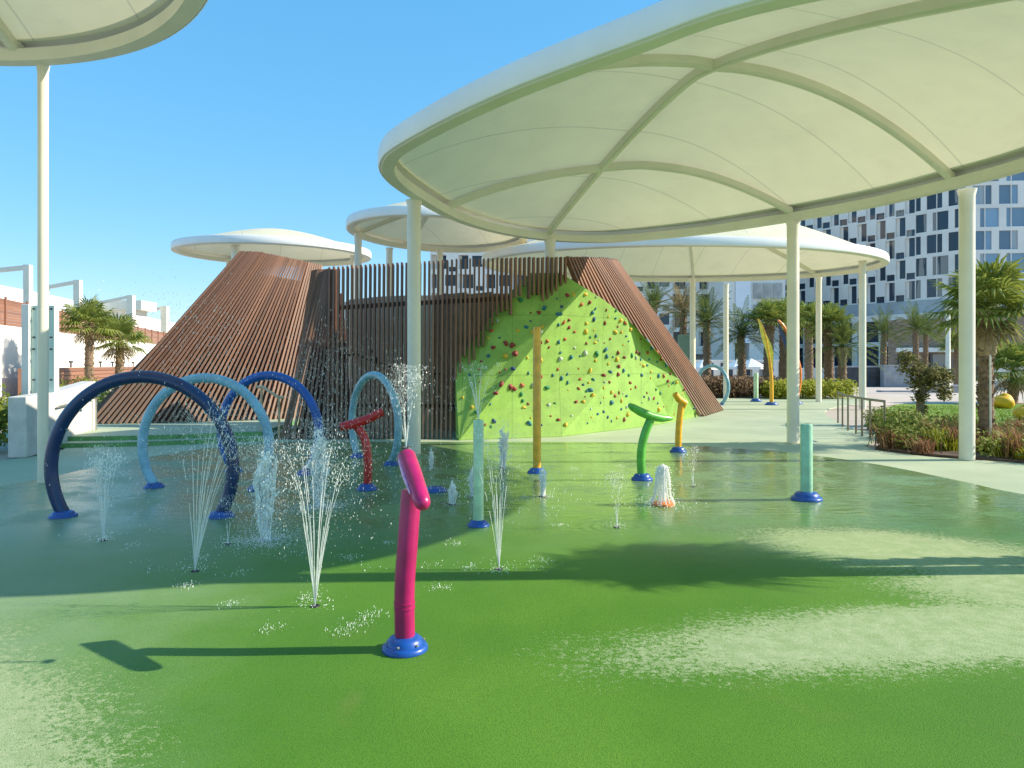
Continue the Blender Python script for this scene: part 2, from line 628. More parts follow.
# ------------------------------------------------------------------ the ground
sheet('ground', [(-900, -60), (900, -60), (900, 1500), (-900, 1500)], -0.03, M['paving'])
sheet('play_floor', smooth_loop([(-14, -6, 0), (14, -6, 0), (11.5, 9, 0), (9.4, 13.0, 0), (8.1, 14.2, 0), (7.6, 15.6, 0),
      (8.6, 17.3, 0), (9.4, 19, 0), (9.8, 21.5, 0), (12.5, 29, 0), (19, 38, 0), (14, 39.5, 0), (4, 38.5, 0), (-6, 34, 0), (-13, 24, 0), (-11.2, 18, 0), (-9.3, 14.5, 0), (-12, 9, 0)], 6),
      0.0, M['mint_floor'], thick=0.1)
pad_pts = [g2(x, y) for x, y in [(285, 442), (420, 442), (560, 442), (640, 443), (715, 447), (800, 454), (880, 465), (955, 480), (1040, 497)]]
pad_pts = [(-10.5, 3), (-9.0, 7.2), (-7.9, 9.4), (-7.4, 11.3), (-7.2, 13.2), (-6.6, 15.4)] + pad_pts + [(8.6, 8.0), (9.5, 4), (9.5, -4), (-10.5, -4)]
sheet('splash_pad', smooth_loop([(x, y, 0) for x, y in pad_pts], 6), 0.004, M['pad'])
# two shallow steps in front of the left cone of the slatted hill
for k, (off, z) in enumerate([(0.0, 0.10), (0.45, 0.20)]):
    pts = smooth_loop([(-10.6 - off * .2, 16.3 + off, 0), (-10.2, 15.7 + off, 0), (-8.4, 15.9 + off, 0), (-6.2, 16.9 + off * .8, 0), (-5.75 - off * .5, 17.5 + off * .6, 0),
                       (-6.2 - off * .6, 21.9, 0), (-9, 22.0, 0), (-13.4, 22.8, 0), (-12.6, 17.9 + off, 0)], 6)
    b = MB()
    n = len(pts)
    b.v += [(p.x, p.y, z) for p in pts]; b.f.append(tuple(range(n)))
    o = tag(b.build('step', M['mint_floor']), kind='structure')
    e = MB()
    e.v += [(p.x, p.y, z - .003) for p in pts] + [(p.x, p.y, z - 0.105) for p in pts]
    for i in range(n):
        j = (i + 1) % n
        e.f.append((j, i, n + i, n + j))
    rs = tag(e.build('step', M['lime_rubber'] if 'lime_rubber' in M else M.setdefault('lime_rubber', simple("green_rubber", (0.12, 0.32, 0.10), 0.6, 0.2, 5, bump=0.3, bscale=90))), kind='structure')


# ------------------------------------------------------------------ canopies
def canopy(name, label, cx, cy, a, b, th, zr, rise, cols, ribs, group=None, fh=0.36, w=0.26, transl=0.22, seam=True, colr=0.135, outline=None):
    root = thing(name, label, 'canopy', (cx, cy, 0), 0, group)
    c, s = math.cos(th), math.sin(th)
    N = 120

    ang = []
    if outline:
        ang = sorted((math.atan2(y - cy, x - cx), math.hypot(x - cx, y - cy)) for x, y in outline)

    def rho(x, y):
        t = math.atan2(y, x)
        for i in range(len(ang)):
            (a0, r0), (a1, r1) = ang[i - 1], ang[i]
            if i == 0: a0 -= 2 * math.pi
            if t <= a1: break
        else:
            (a0, r0), (a1, r1) = ang[-1], ang[0]; a1 += 2 * math.pi
        f = (t - a0) / (a1 - a0)
        return r0 + (r1 - r0) * f

    def E(k, sc_a, sc_b):
        t = 2 * math.pi * k / N
        if outline:
            r = rho(math.cos(t), math.sin(t)) * sc_a / a if sc_a < a - w else rho(math.cos(t), math.sin(t)) + sc_a - a
            return r * math.cos(t), r * math.sin(t)
        u, v = sc_a * math.cos(t), sc_b * math.sin(t)
        return u * c - v * s, u * s + v * c
    # rim beam: a box section with rounded outer edge
    m = MB()
    prof = [(-w, 0.0), (-0.05, 0.0), (-0.02, 0.03), (-0.02, fh * .5), (-w, fh * .5)]
    for off, z in prof:
        for k in range(N):
            x, y = E(k, a + off, b + off)
            m.v.append((x, y, zr + z))
    L = len(prof)
    for i in range(L):
        i2 = (i + 1) % L
        for k in range(N):
            j = (k + 1) % N
            m.f.append((i * N + k, i * N + j, i2 * N + j, i2 * N + k))
    m.build('rim_beam', M['rim_paint'], root, True, 35)
    # bright fascia band round the outside
    m = MB()
    prof = [(-0.018, 0.02), (0.0, 0.03), (0.012, 0.06), (0.012, fh - 0.08), (-0.02, fh - 0.02), (-0.09, fh), (-w, fh + .01), (-w, fh - .02), (-.018, fh - .05)]
    for off, z in prof:
        for k in range(N):
            x, y = E(k, a + off, b + off)
            m.v.append((x, y, zr + z))
    L = len(prof)
    for i in range(L):
        i2 = (i + 1) % L
        for k in range(N):
            j = (k + 1) % N
            m.f.append((i * N + k, i * N + j, i2 * N + j, i2 * N + k))
    m.build('fascia', M['fascia'], root, True, 35)
    ai, bi = a - w + .02, b - w + .02
    z0 = zr + fh * .8

    def dome(x, y):
        u, v = x * c + y * s, -x * s + y * c
        r2 = (u / ai) ** 2 + (v / bi) ** 2
        if outline and r2 > 0: r2 = ((x * x + y * y) ** .5 / (rho(x, y) * ai / a)) ** 2
        pw = 0.68 + 0.42 * min(1, (v / bi) ** 2 / max(r2, 1e-6))
        return z0 + rise * (1 - min(1, r2) ** pw)
    # cloth roof
    d = MB()
    K = 14
    d.v.append((0, 0, dome(0, 0)))
    for q in range(1, K + 1):
        for k in range(N):
            x, y = E(k, ai * q / K, bi * q / K)
            d.v.append((x, y, dome(x, y)))
    for k in range(N):
        d.f.append((0, 1 + k, 1 + (k + 1) % N))
    for q in range(K - 1):
        o0 = 1 + q * N; o1 = o0 + N
        for k in range(N):
            j = (k + 1) % N
            d.f.append((o0 + k, o1 + k, o1 + j, o0 + j))
    d.build('cloth_roof', fabric("cloth_" + str(len(bpy.data.materials)), (0.83, 0.765, 0.545), transl, th if seam else None), root, True)
    # arched ribs under the cloth
    for (p, q) in ribs:
        pv = Vector((p[0] - cx, p[1] - cy)); qv = Vector((q[0] - cx, q[1] - cy))
        for _ in range(2):                    # run the rib out to the rim
            pv, qv = qv, pv
            for k in range(60):
                u, v = qv.x * c + qv.y * s, -qv.x * s + qv.y * c
                q2 = (u / ai) ** 2 + (v / bi) ** 2
                if outline: q2 = (qv.length / (rho(qv.x, qv.y) * ai / a)) ** 2
                if q2 > .985: break
                qv = qv + (qv - pv).normalized() * .03
        r = MB()
        S = 40
        sd = Vector((qv - pv).normalized()); side = Vector((-sd.y, sd.x, 0))
        ring = []
        for k in range(S + 1):
            t = k / S
            xy = pv.lerp(qv, t)
            z = dome(xy.x, xy.y) - 0.015
            e = 0.07
            for (o1, dz) in ((-e, 0), (-e, -.13), (-e * .6, -.16), (e * .6, -.16), (e, -.13), (e, 0)):
                r.v.append((xy.x + side.x * o1, xy.y + side.y * o1, z + dz))
        for k in range(S):
            for i in range(6):
                j = (i + 1) % 6
                r.f.append((k * 6 + i, k * 6 + j, k * 6 + 6 + j, k * 6 + 6 + i))
        r.build('arch_rib', M['rim_paint'], root, False)
    for (x, y) in cols:
        q = MB()
        q.lathe([(colr * 1.0, 0.006), (colr, zr - .5), (colr * 1.02, zr - .1), (colr * 1.25, zr + .02)], (x - cx, y - cy, 0), 28)
        q.build('column', M['white_paint'], root, True, 50)
    return root


TH = R(112.4)
RIM = smooth_loop([(x, y, 0) for x, y in ((2.15, 6.6), (1.25, 7.43), (0.45, 8.2), (-0.12, 8.8), (-0.82, 9.66), (-1.36, 10.4), (-1.82, 11.1), (-2.1, 11.7), (-2.27, 12.64), (-2.1, 14.06), (-1.38, 16.6), (-0.3, 18.4),
      (1.0, 19.42), (2.2, 19.72), (3.17, 19.47), (4.77, 18.5), (6.38, 16.85), (7.6, 15.2), (8.3, 13.6), (8.7, 12.4), (8.85, 10.6), (8.3, 8.6), (7.1, 6.9), (5.4, 6.1), (3.6, 6.0))], 5)
canopy('shade_canopy', 'large oval cream canopy overhead on the right, with crossing arched ribs', 3.19, 12.8, 7.05, 5.25, TH, 5.05, 1.62,
       [(*g2(414, 454),), (1.0, 19.2), (*g2(793, 443),), (*g2(967, 460),), (5.45, 6.42)],
       [((0.98, 19.1), (5.45, 6.55)), ((8.15, 13.55), (-1.6, 10.95)), ((-1.25, 16.0), (6.35, 16.6))], outline=[(p.x, p.y) for p in RIM])
canopy('shade_canopy', 'high tan canopy at the top left corner on one slim column', -7.5, 6.25, 4.6, 4.85, 0, 6.3, 1.1,
       [(*g2(43, 483),), (-11.0, 4.0), (-6.5, 2.0)], [((-7.4, 11.0), (-7.4, 1.7)), ((-2.9, 5.6), (-11.9, 7.0))], colr=0.074)
canopy('shade_canopy', 'white domed canopy rising above the left cone of the slatted hill', -10.75, 33.2, 4.3, 3.5, R(22), 6.7, 0.85,
       [(-13.5, 34.9), (-11.5, 30.3), (-7.2, 33.2)], [((-13.5, 35.4), (-10.2, 30.0))])
canopy('shade_canopy', 'small tan canopy between the slatted hill and the large canopy', -2.75, 28.2, 3.25, 4.2, R(-20), 6.7, 0.9,
       [(-5.75, 27.3), (-5.2, 31.0), (-3.1, 31.4)], [((-5.9, 28.3), (0.3, 27.6)), ((-4.5, 31.8), (-1.6, 24.5))])
canopy('shade_canopy', 'long white canopy with a peaked top behind the climbing wall', 7.3, 31.0, 8.6, 5.6, R(8), 5.9, 2.1,
       [(14.0, 29.2), (14.6, 34.8), (11.0, 37.6), (8.7, 35.2)], [((8.9, 36.0), (5.6, 25.8)), ((14.4, 34.6), (3.0, 29.6))])


# ------------------------------------------------------------------ slatted hill and climbing wall
hill = thing('slatted_hill', 'brown timber slat play hill with two cones around the climbing wall', 'play structure', (-2, 20, 0))
HO = Vector((2, -20, 0))                      # world to hill-local
green_px = [(455, 452), (455, 372), (466, 359), (481, 342), (500, 315), (514, 300), (529, 284), (540, 300), (549, 303), (560, 290), (570, 286), (582, 288),
            (604, 304), (627, 322), (660, 360), (699, 413), (697, 430), (600, 450)]


def lerp_poly(pts, t):
    n = len(pts) - 1
    k = min(int(t * n), n - 1)
    return Vector(pts[k]).lerp(Vector(pts[k + 1]), t * n - k)


def arc_poly(pts, t):
    L = [(Vector(pts[i + 1]) - Vector(pts[i])).length for i in range(len(pts) - 1)]
    s = t * sum(L)
    for i, l in enumerate(L):
        if s <= l or i == len(L) - 1: return Vector(pts[i]).lerp(Vector(pts[i + 1]), min(1, s / max(l, 1e-6)))
        s -= l


def slat_face(base, top, n, w=0.055, dp=0.11, cut=False, jit=0.012):
    arc_poly = lerp_poly if len(base) == len(top) and len(base) > 20 else globals()['arc_poly']
    m = MB()
    for i in range(n):
        t = (i + .5) / n
        a, b = arc_poly(base, t), arc_poly(top, t)
        a2, b2 = arc_poly(base, min(1, t + .01)), arc_poly(top, min(1, t + .01))
        side = (a2 - a) + (b2 - b)
        b = b + (b - a).normalized() * random.uniform(-jit, jit)
        if cut:
            hit = 0.0
            for k in range(100, -1, -1):
                p = a.lerp(b, k / 100)
                x, y = pix(p)
                if inpoly(x, y, green_px):
                    hit = k / 100; break
            if hit > 0:
                hit = min(.97, max(0, hit - random.uniform(-0.03, 0.075)))
            a = a.lerp(b, hit)
        if (b - a).length < .1: continue
        m.bar(a + HO, b + HO, w, dp, side)
    return m


def back_sheet(base, top, off, m_, name):
    m = MB()
    n = 16
    for i in range(n):
        q = []
        for t in (i / n, (i + 1) / n):
            q.append((arc_poly(base, t) + Vector(off) + HO, arc_poly(top, t) + Vector(off) + HO))
        m.face(q[0][0], q[1][0], q[1][1], q[0][1])
    return m.build(name, m_, hill)


zt = 0.2
c1b = [(-13.0, 22.5, zt), (-11.26, 19.5, zt), (-9.6, 19.75, zt), (-7.1, 20.9, zt), (-6.4, 21.6, 0.1)]
c1t = [(-8.9, 24.0, 5.2), P(241, 252, 22.5), P(262, 253, 22.6), P(300, 261, 23.2), P(322, 266, 23.6)]
slat_face(c1b, c1t, 60, 0.06, 0.12).build('slat_screen', M['slat'], hill)
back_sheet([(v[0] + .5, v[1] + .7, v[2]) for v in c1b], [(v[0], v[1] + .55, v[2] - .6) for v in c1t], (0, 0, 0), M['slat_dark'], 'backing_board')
c2b = [(-5.8, 18.9, 0.0), (-5.45, 17.35, 0.0), (-4.1, 17.62, 0.0)]
c2t = [P(313, 271, 19.45), P(319, 270, 19.3), P(339, 270, 19.4)]
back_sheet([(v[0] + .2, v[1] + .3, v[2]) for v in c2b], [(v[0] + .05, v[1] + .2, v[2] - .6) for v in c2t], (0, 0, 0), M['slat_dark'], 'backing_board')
slat_face(c2b, c2t, 22, 0.055, 0.11).build('slat_screen', M['slat'], hill)
def interp(x, tab):
    for (x0, *a), (x1, *b) in zip(tab, tab[1:]):
        if x <= x1: return [p + (q - p) * (x - x0) / (x1 - x0) for p, q in zip(a, b)]
    return list(tab[-1][1:])


c3b, c3t = [], []
for k in range(41):
    px = 326 + k * 6.0
    d_, ty, td = interp(px, [(326, 17.45, 268, 19.3), (409, 17.5, 263, 18.8), (455, 17.62, 260, 18.6), (500, 17.95, 258, 18.5), (566, 18.95, 257, 18.9)])
    c3b.append(((px - 512) / F * d_, d_, 0.0)); c3t.append(P(px + 1.5, ty, td))
slat_face(c3b, c3t, 53, 0.047, 0.11, cut=True).build('slat_screen', M['slat'], hill)
c4b = [(3.4, 20.9, 0), (6.15, 24.3, 0.0), (7.0, 26.0, 0), (8.25, 28.6, 0.0)]
c4t = [P(565, 257, 18.9), P(590, 258, 19.8), P(604, 259, 20.6), P(616, 261, 21.8)]
slat_face(c4b, c4t, 25, 0.06, 0.14, cut=True).build('slat_screen', M['slat'], hill)
c5b = [(8.25, 28.6, 0), (2, 27, 0), (-5, 26, 0), (-13.0, 26, 0), (-13.0, 22.5, 0)]
c5t = [P(616, 261, 21.8), (-1, 24.2, 3.3), (-5.5, 24.4, 3.3), (-9.0, 25.0, 4.9), (-8.9, 24.0, 5.2)]
slat_face(c5b, c5t, 90, 0.06, 0.11).build('slat_screen', M['slat'], hill)
# plain inner wall, rails and stair handrail seen through the slats
m = MB()
wpts = [(-4.6, 20.1), (-4.4, 19.85), (-3.6, 19.75), (-2.9, 19.75), (-2.15, 19.8)]
for i in range(len(wpts) - 1):
    (xa, ya), (xb, yb) = wpts[i], wpts[i + 1]
    za = 3.5 + [0, .05, .12, .15, .16][i]; zb = 3.5 + [0, .05, .12, .15, .16][i + 1]
    m.hexa([Vector((xa, ya, 0)) + HO, Vector((xb, yb, 0)) + HO, Vector((xb, yb + .2, 0)) + HO, Vector((xa, ya + .2, 0)) + HO],
           [Vector((xa, ya, za)) + HO, Vector((xb, yb, zb)) + HO, Vector((xb, yb + .2, zb)) + HO, Vector((xa, ya + .2, za)) + HO])
m.build('inner_wall', simple("inner_wall", (0.84, 0.71, 0.54), 0.8, 0.1, 1.5), hill)
m = MB()
bpts = [(-2.13, 19.85), (-1.2, 19.5), (-0.5, 19.4), (0.3, 19.75)]
for (xa, ya), (xb, yb) in zip(bpts, bpts[1:]):
    m.hexa([Vector((xa, ya, 0)) + HO, Vector((xb, yb, 0)) + HO, Vector((xb, yb + .1, 0)) + HO, Vector((xa, ya + .1, 0)) + HO],
           [Vector((xa, ya, 3.66)) + HO, Vector((xb, yb, 3.72)) + HO, Vector((xb, yb + .1, 3.72)) + HO, Vector((xa, ya + .1, 3.66)) + HO])
m.build('backing_board', simple("brown_board", (0.42, 0.26, 0.16), 0.8, 0.25, 3), hill)
for pts, th_ in (([P(318, 309, 19.1), P(400, 304, 18.75), P(480, 300, 18.6), P(512, 298, 18.7)], .11), 
                 ([P(336, 405, 18.3), P(455, 406, 18.4)], .09)):
    m = MB()
    for a, b in zip(pts, pts[1:]): m.bar(a + HO, b + HO, .07, th_)
    m.build('rail', M['slat_dark'], hill)
m = MB()
m.tube([p + HO for p in (P(337, 357, 18.55), P(356, 354, 18.55), P(378, 363, 18.55), P(402, 370, 18.55), P(440, 374, 18.55))], .03, 8)
m.tube([P(378, 363, 18.55) + HO, P(372, 350, 18.6) + HO], .03, 8)
m.tube([P(378, 363, 18.55) + HO, P(378, 435, 18.55) + HO], .03, 8)
m.build('handrail', M['dark_metal'], hill, True)

climb = thing('climbing_wall', 'faceted lime green climbing wall dotted with coloured holds', 'climbing wall', (0.6, 18, 0))
CO = Vector((-0.6, -18, 0))
L0, L1 = G(455, 440.2) + Vector((0, .25, 0)), P(455, 366, 18.05)
Rb, Rt = G(459, 440.5), P(582, 286, 18.75)
T = [P(466, 349, 18.25), P(481, 331, 18.45), P(500, 304, 18.65), P(514, 288, 18.8), P(530, 273, 18.97), P(560, 273, 19.02)]
B1, B2, B3, B4 = G(560, 437), G(640, 427.5), G(668, 423), G(699, 416.5)


def ray_plane(x, y, a, b, c):
    n = (b - a).cross(c - a)
    d = P(x, y, 1.0) - Vector((0, 0, EYE))
    return Vector((0, 0, EYE)) + d * ((a - Vector((0, 0, EYE))).dot(n) / d.dot(n))


K1 = P(627, 318, 20.2)
K2, K3 = ray_plane(630, 354, B1, K1, B2), ray_plane(655, 386, B1, K1, B2)
S1, S2 = P(604, 300, 19.5), P(679, 379, 22.1)
S3 = P(652, 346, 20.6)


def facet(pts):
    m = MB()
    c = sum((Vector(p) for p in pts), Vector()) / len(pts)
    m.v = [tuple(Vector(p) + CO) for p in pts]
    n = len(pts)
    m.f = [tuple(range(n))] if n <= 4 else [(0, i, i + 1) for i in range(1, n - 1)]
    # give the board its thickness
    nr = (Vector(pts[1]) - Vector(pts[0])).cross(Vector(pts[2]) - Vector(pts[0])).normalized()
    if nr.y < 0: nr = -nr
    k = len(m.v)
    m.v += [tuple(Vector(p) + CO + Vector((0, .06, 0))) for p in pts]
    m.f += [tuple(k + i for i in reversed(f)) for f in m.f]
    for i in range(n):
        j = (i + 1) % n
        m.f.append((i, k + i, k + j, j))
    return m


facets = {
    'left': [Rb, L0, L1] + T + [Rt],
    'mid_a': [Rb, Rt, S1, K1, K2, B1], 'mid_b': [B1, K2, K3, B2], 'mid_c': [B2, K3, B3],
    'right_a': [K1, S3, S2, K3, K2], 'right_b': [K3, S2, B4, B3]}
for fs in (('left',), ('mid_a',), ('mid_b', 'mid_c'), ('right_a',), ('right_b',)):
    mm = MB()
    for f_ in fs:
        q = facet(facets[f_]); o_ = len(mm.v)
        mm.v += q.v; mm.f += [tuple(i + o_ for i in f) for f in q.f]
    mm.build('wall_panel', M['climb'], climb)

hold_cols = [simple("hold_" + k, c, 0.6, 0.1, 10) for k, c in (('maroon', (0.26, 0.035, 0.025)), ('rust', (0.42, 0.11, 0.03)), ('yellow', (0.62, 0.42, 0.03)),
             ('teal', (0.02, 0.15, 0.19)), ('navy', (0.02, 0.06, 0.18)), ('grey', (0.42, 0.48, 0.40)), ('green', (0.03, 0.22, 0.08)))]


def blob(r, seed):
    rr = random.Random(seed)
    m = MB()
    n1, n2 = 9, 5
    ph = [rr.uniform(.7, 1.25) for _ in range(n1)]
    for i in range(n2):
        a = math.pi / 2 * i / (n2 - 1)
        for k in range(n1):
            t = 2 * math.pi * k / n1
            q = r * ph[k] * math.cos(a)
            m.v.append((q * math.cos(t), q * math.sin(t) * .8, r * .75 * math.sin(a)))
    for i in range(n2 - 1):
        for k in range(n1):
            j = (k + 1) % n1
            m.f.append((i * n1 + k, i * n1 + j, (i + 1) * n1 + j, (i + 1) * n1 + k))
    return m


blobs = [blob(1, s) for s in range(6)]
spots = []
rr = random.Random(11)
tri = []
for k, pts in facets.items():
    for i in range(1, len(pts) - 1):
        a, b, c = (Vector(p) for p in (pts[0], pts[i], pts[i + 1]))
        n = (b - a).cross(c - a); ar = n.length / 2
        n.normalize()
        if n.y > 0: n = -n
        tri.append((ar, a, b, c, n, k))
tot = sum(t[0] for t in tri)
tries = 0
while len(spots) < 235 and tries < 6000:
    tries += 1
    q = rr.uniform(0, tot)
    for t_ in tri:
        q -= t_[0]
        if q <= 0: break
    ar, a, b, c, n, k = t_
    u, v = rr.random(), rr.random()
    if u + v > 1: u, v = 1 - u, 1 - v
    p = a + (b - a) * u + (c - a) * v
    x, y = pix(p)
    if k == 'left' and (not inpoly(x, y, green_px) or x < 462): continue
    if p.z < .25 or any((p - s[0]).length < (.16 if rr.random() < .85 else .09) for s in spots): continue
    spots.append((p, n, rr.uniform(.03, .082) * (1.15 if rr.random() < .3 else .9), rr.choice((0, 0, 0, 1, 1, 2, 2, 2, 3, 3, 3, 4, 5, 6)), rr.randrange(6), rr.uniform(0, 6.28)))
spots.sort(key=lambda s: -s[2] / s[0].y)
rest = MB()
for i, (p, n, r, ci, bi_, an) in enumerate(spots):
    mat4 = Matrix.Translation(p + CO) @ n.to_track_quat('Z', 'Y').to_matrix().to_4x4() @ Matrix.Rotation(an, 4, 'Z') @ Matrix.Scale(r, 4)
    src = blobs[bi_]
    tgt = MB() if i < 100 else rest
    o_ = len(tgt.v)
    tgt.v += [tuple(mat4 @ Vector(v)) for v in src.v]
    tgt.f += [tuple(j + o_ for j in f) for f in src.f]
    if i < 100: tgt.build('climbing_hold', hold_cols[ci], climb, True)
r_ = rest.build('climbing_hold', hold_cols[0], climb, True)
r_['kind'] = 'stuff'
for c_ in hold_cols[1:]: r_.data.materials.append(c_)
fpb = len(blobs[0].f)
for i, pl_ in enumerate(r_.data.polygons): pl_.material_index = spots[100 + i // fpb][3]

hr = thing('handrail', 'short tan stepped handrail in front of the slatted hill', 'handrail', G(270, 434))
ho = -Vector(hr.location)
m = MB()
A_, B_, C_ = P(256, 387, 17.6), P(262, 386.5, 17.6), P(278, 397, 17.3)
m.tube([p + ho for p in (A_, B_, C_, P(284, 397.5, 17.3))], .035, 10)
m.build('top_rail', M['rail_tan'], hr, True)
for q, d in ((P(261.5, 388, 17.6), .1), (P(279, 398, 17.3), 0)):
    m = MB(); m.tube([Vector((q.x, q.y, d)) + ho, q + ho], .03, 10); m.build('post', M['rail_tan'], hr, True)


# ------------------------------------------------------------------ spray features
def foot(root, x, y, r, col='base_blue', h=0.1):
    m = MB()
    m.lathe([(r, .006), (r * 1.0, h * .25), (r * .93, h * .42), (r * .80, h * .46), (r * .76, h * .75), (r * .62, h * .95), (r * .42, h * 1.05), (r * .1, h * 1.06)], (x, y, 0), 28)
    m.build('base', M[col], root, True, 60)


def hoop(label, cx_px, y, Rr, zc, rz, col, tube, group='spray hoops', half=None):
    c = G(cx_px, y)
    t = thing('spray_hoop', label, 'spray hoop', c, rz, group)
    a0 = -math.asin((zc - 0.05) / Rr)
    m = MB()
    pts = []
    for k in range(65):
        a = a0 + (math.pi - 2 * a0) * k / 64
        pts.append((Rr * math.cos(a), 0, zc + Rr * math.sin(a)))
    m.tube(pts, tube, 16)
    m.build('ring', M[col], t, True, 60)
    for s in (-1, 1):
        foot(t, s * Rr * math.cos(a0), 0, tube * 2.1, h=.075)
    # little spray nozzles on the inside of the ring
    for k in range(9):
        nz = MB()
        a = R(25 + k * 16)
        p = Vector((Rr * math.cos(a), 0, zc + Rr * math.sin(a)))
        q = Vector((math.cos(a), 0, math.sin(a)))
        nz.tube([p - q * (tube - .01), p - q * (tube + .02)], .014, 8)
        nz.build('nozzle', M['steel'], t, True)
    return t


hoop('large navy spray hoop nearest the left edge, standing on blue feet', 142, 517, 1.07, 0.58, 0, 'navy', .074)
hoop('pale blue spray hoop just behind the navy hoop', 205, 489, 0.98, 0.62, R(-8), 'pale_blue', .068)
hoop('bright blue spray hoop behind the pale blue hoop, before the cones', 269, 473, 0.93, 0.68, R(-16), 'blue', .072)
hoop('grey blue narrow hoop turned sideways behind the red spray cannon', 374, 461, 0.92, 0.68, R(-52), 'teal_grey', .07)
hoop('tiny far teal hoop past the right foot of the slatted hill', 712, 404.5, 0.92, 0.80, R(-57), 'teal_grey', .075)


def cannon(label, base, foot_r, pipe, pr, head, hrad, col, cat='spray cannon', name='spray_cannon', group=None, joint=None):
    c = Vector(base)
    t = thing(name, label, cat, c, 0, group)
    foot(t, 0, 0, foot_r, h=foot_r * .62)
    m = MB()
    pp = smooth_loop([Vector(p) - c for p in pipe], 6, False) if len(pipe) > 2 else [Vector(p) - c for p in pipe]
    m.tube(pp, pr, 18)
    for zz in (.27, .30):
        for i in range(len(pp) - 1):
            if pp[i].z <= zz < pp[i + 1].z and zz < 0.4:
                f = (zz - pp[i].z) / (pp[i + 1].z - pp[i].z)
                q = pp[i].lerp(pp[i + 1], f)
                m.tube([q + Vector((0, 0, -.006)), q + Vector((0, 0, .006))], pr * 1.06, 18)
    m.build('pipe', M[col], t, True, 50)
    if head:
        m = MB()
        m.tube([Vector(p) - c for p in head], hrad, 18)
        m.build('head', M[col], t, True, 50)
    return t


pb = G(405, 650)
d0 = pb.y
k = cannon('magenta water cannon with a tilted head on a blue foot, nearest post', pb, .145,
           [pb, P(404.5, 590, d0), P(407.5, 545, d0), P(411.5, 490, d0 + .03)], .064, None, .07, 'pink')
# tilted tube head on the pipe: the round end points at the viewer, the open end rises away
n_, f_ = P(421.5, 500, d0 - .2) - pb, P(406.5, 457, d0 + .2) - pb
ax = (f_ - n_).normalized()
m = MB()
m.tube([n_ - ax * .07, n_ - ax * .06, n_ - ax * .035, n_, n_.lerp(f_, .5), f_, f_ + ax * .008, f_ - ax * .02], [.012, .034, .047, .052, .06, .062, .05, .045], 24)
m.build('head', M['pink'], k, True, 60)
for q_ in range(6):
    a_ = 2 * math.pi * q_ / 6 + .3
    bm_ = MB(); bm_.lathe([(.009, 0), (.009, .008), (.005, .011)], (.118 * math.cos(a_), .118 * math.sin(a_), .052), 6); bm_.build('bolt', M['steel'], k)
m = MB()  # pale strip on the head: its highlight, put in as coloured geometry
lo = Vector((-.054, -.022, .008))
m.tube([n_.lerp(f_, .12) + lo, n_.lerp(f_, .5) + lo * 1.05, n_.lerp(f_, .92) + lo], [.006, .013, .008], 10)
m.build('head_highlight', simple("highlight_pink", (0.72, 0.30, 0.50), 0.12, 0.25, 20, coat=1.0), k, True)

rb = G(367, 490)
d0 = rb.y
cannon('red spray cannon with a tilted cross tube, wet with drops', rb, .15, [rb, P(368, 465, d0), P(365, 440, d0), P(355, 424, d0)], .06,
       [P(340, 427, d0 - .1), P(352, 424.5, d0 - .05), P(366, 420, d0), P(383, 411.5, d0 + .05)], [.055, .068, .066, .06], 'red')
gb = G(642, 480)
d0 = gb.y
k = cannon('green spray post with a long tilted scoop on top', gb, .165, [gb, P(641, 455, d0), P(644.5, 435, d0), P(652, 416, d0)], .066, None, .07, 'lime')
m = MB()
h0, h1 = P(629, 405, d0 - .15) - gb, P(673, 418.5, d0 + .1) - gb
m.tube([h0.lerp(h1, t) + Vector((0, 0, -.07 * math.sin(math.pi * t))) for t in (0, .08, .25, .5, .75, .93, 1)], [.035, .058, .068, .07, .06, .036, .016], 18)
m.build('head', M['lime'], k, True)
yb = G(678, 452)
d0 = yb.y
cannon('yellow spray post with a bent neck at the pad edge', yb, .17, [yb, P(679, 425, d0), P(681.5, 403, d0)], .066,
       [P(675, 394, d0 - .1), P(678.5, 399, d0 - .05), P(684, 403, d0), P(683, 408, d0 + .02)], [.06, .07, .085, .05], 'yellow')
for lab, (x, y), top, pr, fr, col in (
        ('pale green spray post on a blue foot, spouting thin arcs', (478.5, 526), 420, .058, .125, 'mint'),
        ('sea green spray post on a wide blue foot, on the right', (806.5, 500), 424, .078, .2, 'seafoam'),
        ('tall yellow pole in front of the climbing wall', (537, 473), 327, .066, .16, 'yellow'),
        ('faint mint post by the hedge far beyond the pad', (756, 401.5), 373, .11, .26, 'mint')):
    b_ = G(x, y)
    ht = P(x, top, b_.y)
    t = thing('spray_post', lab, 'spray post', b_)
    foot(t, 0, 0, fr, h=fr * .55)
    m = MB()
    m.lathe([(pr, .01), (pr, ht.z - .02), (pr * .9, ht.z), (pr * .55, ht.z + .004), (pr * .5, ht.z - .03)], (0, 0, 0), 24)
    m.build('pipe', M[col], t, True, 40)
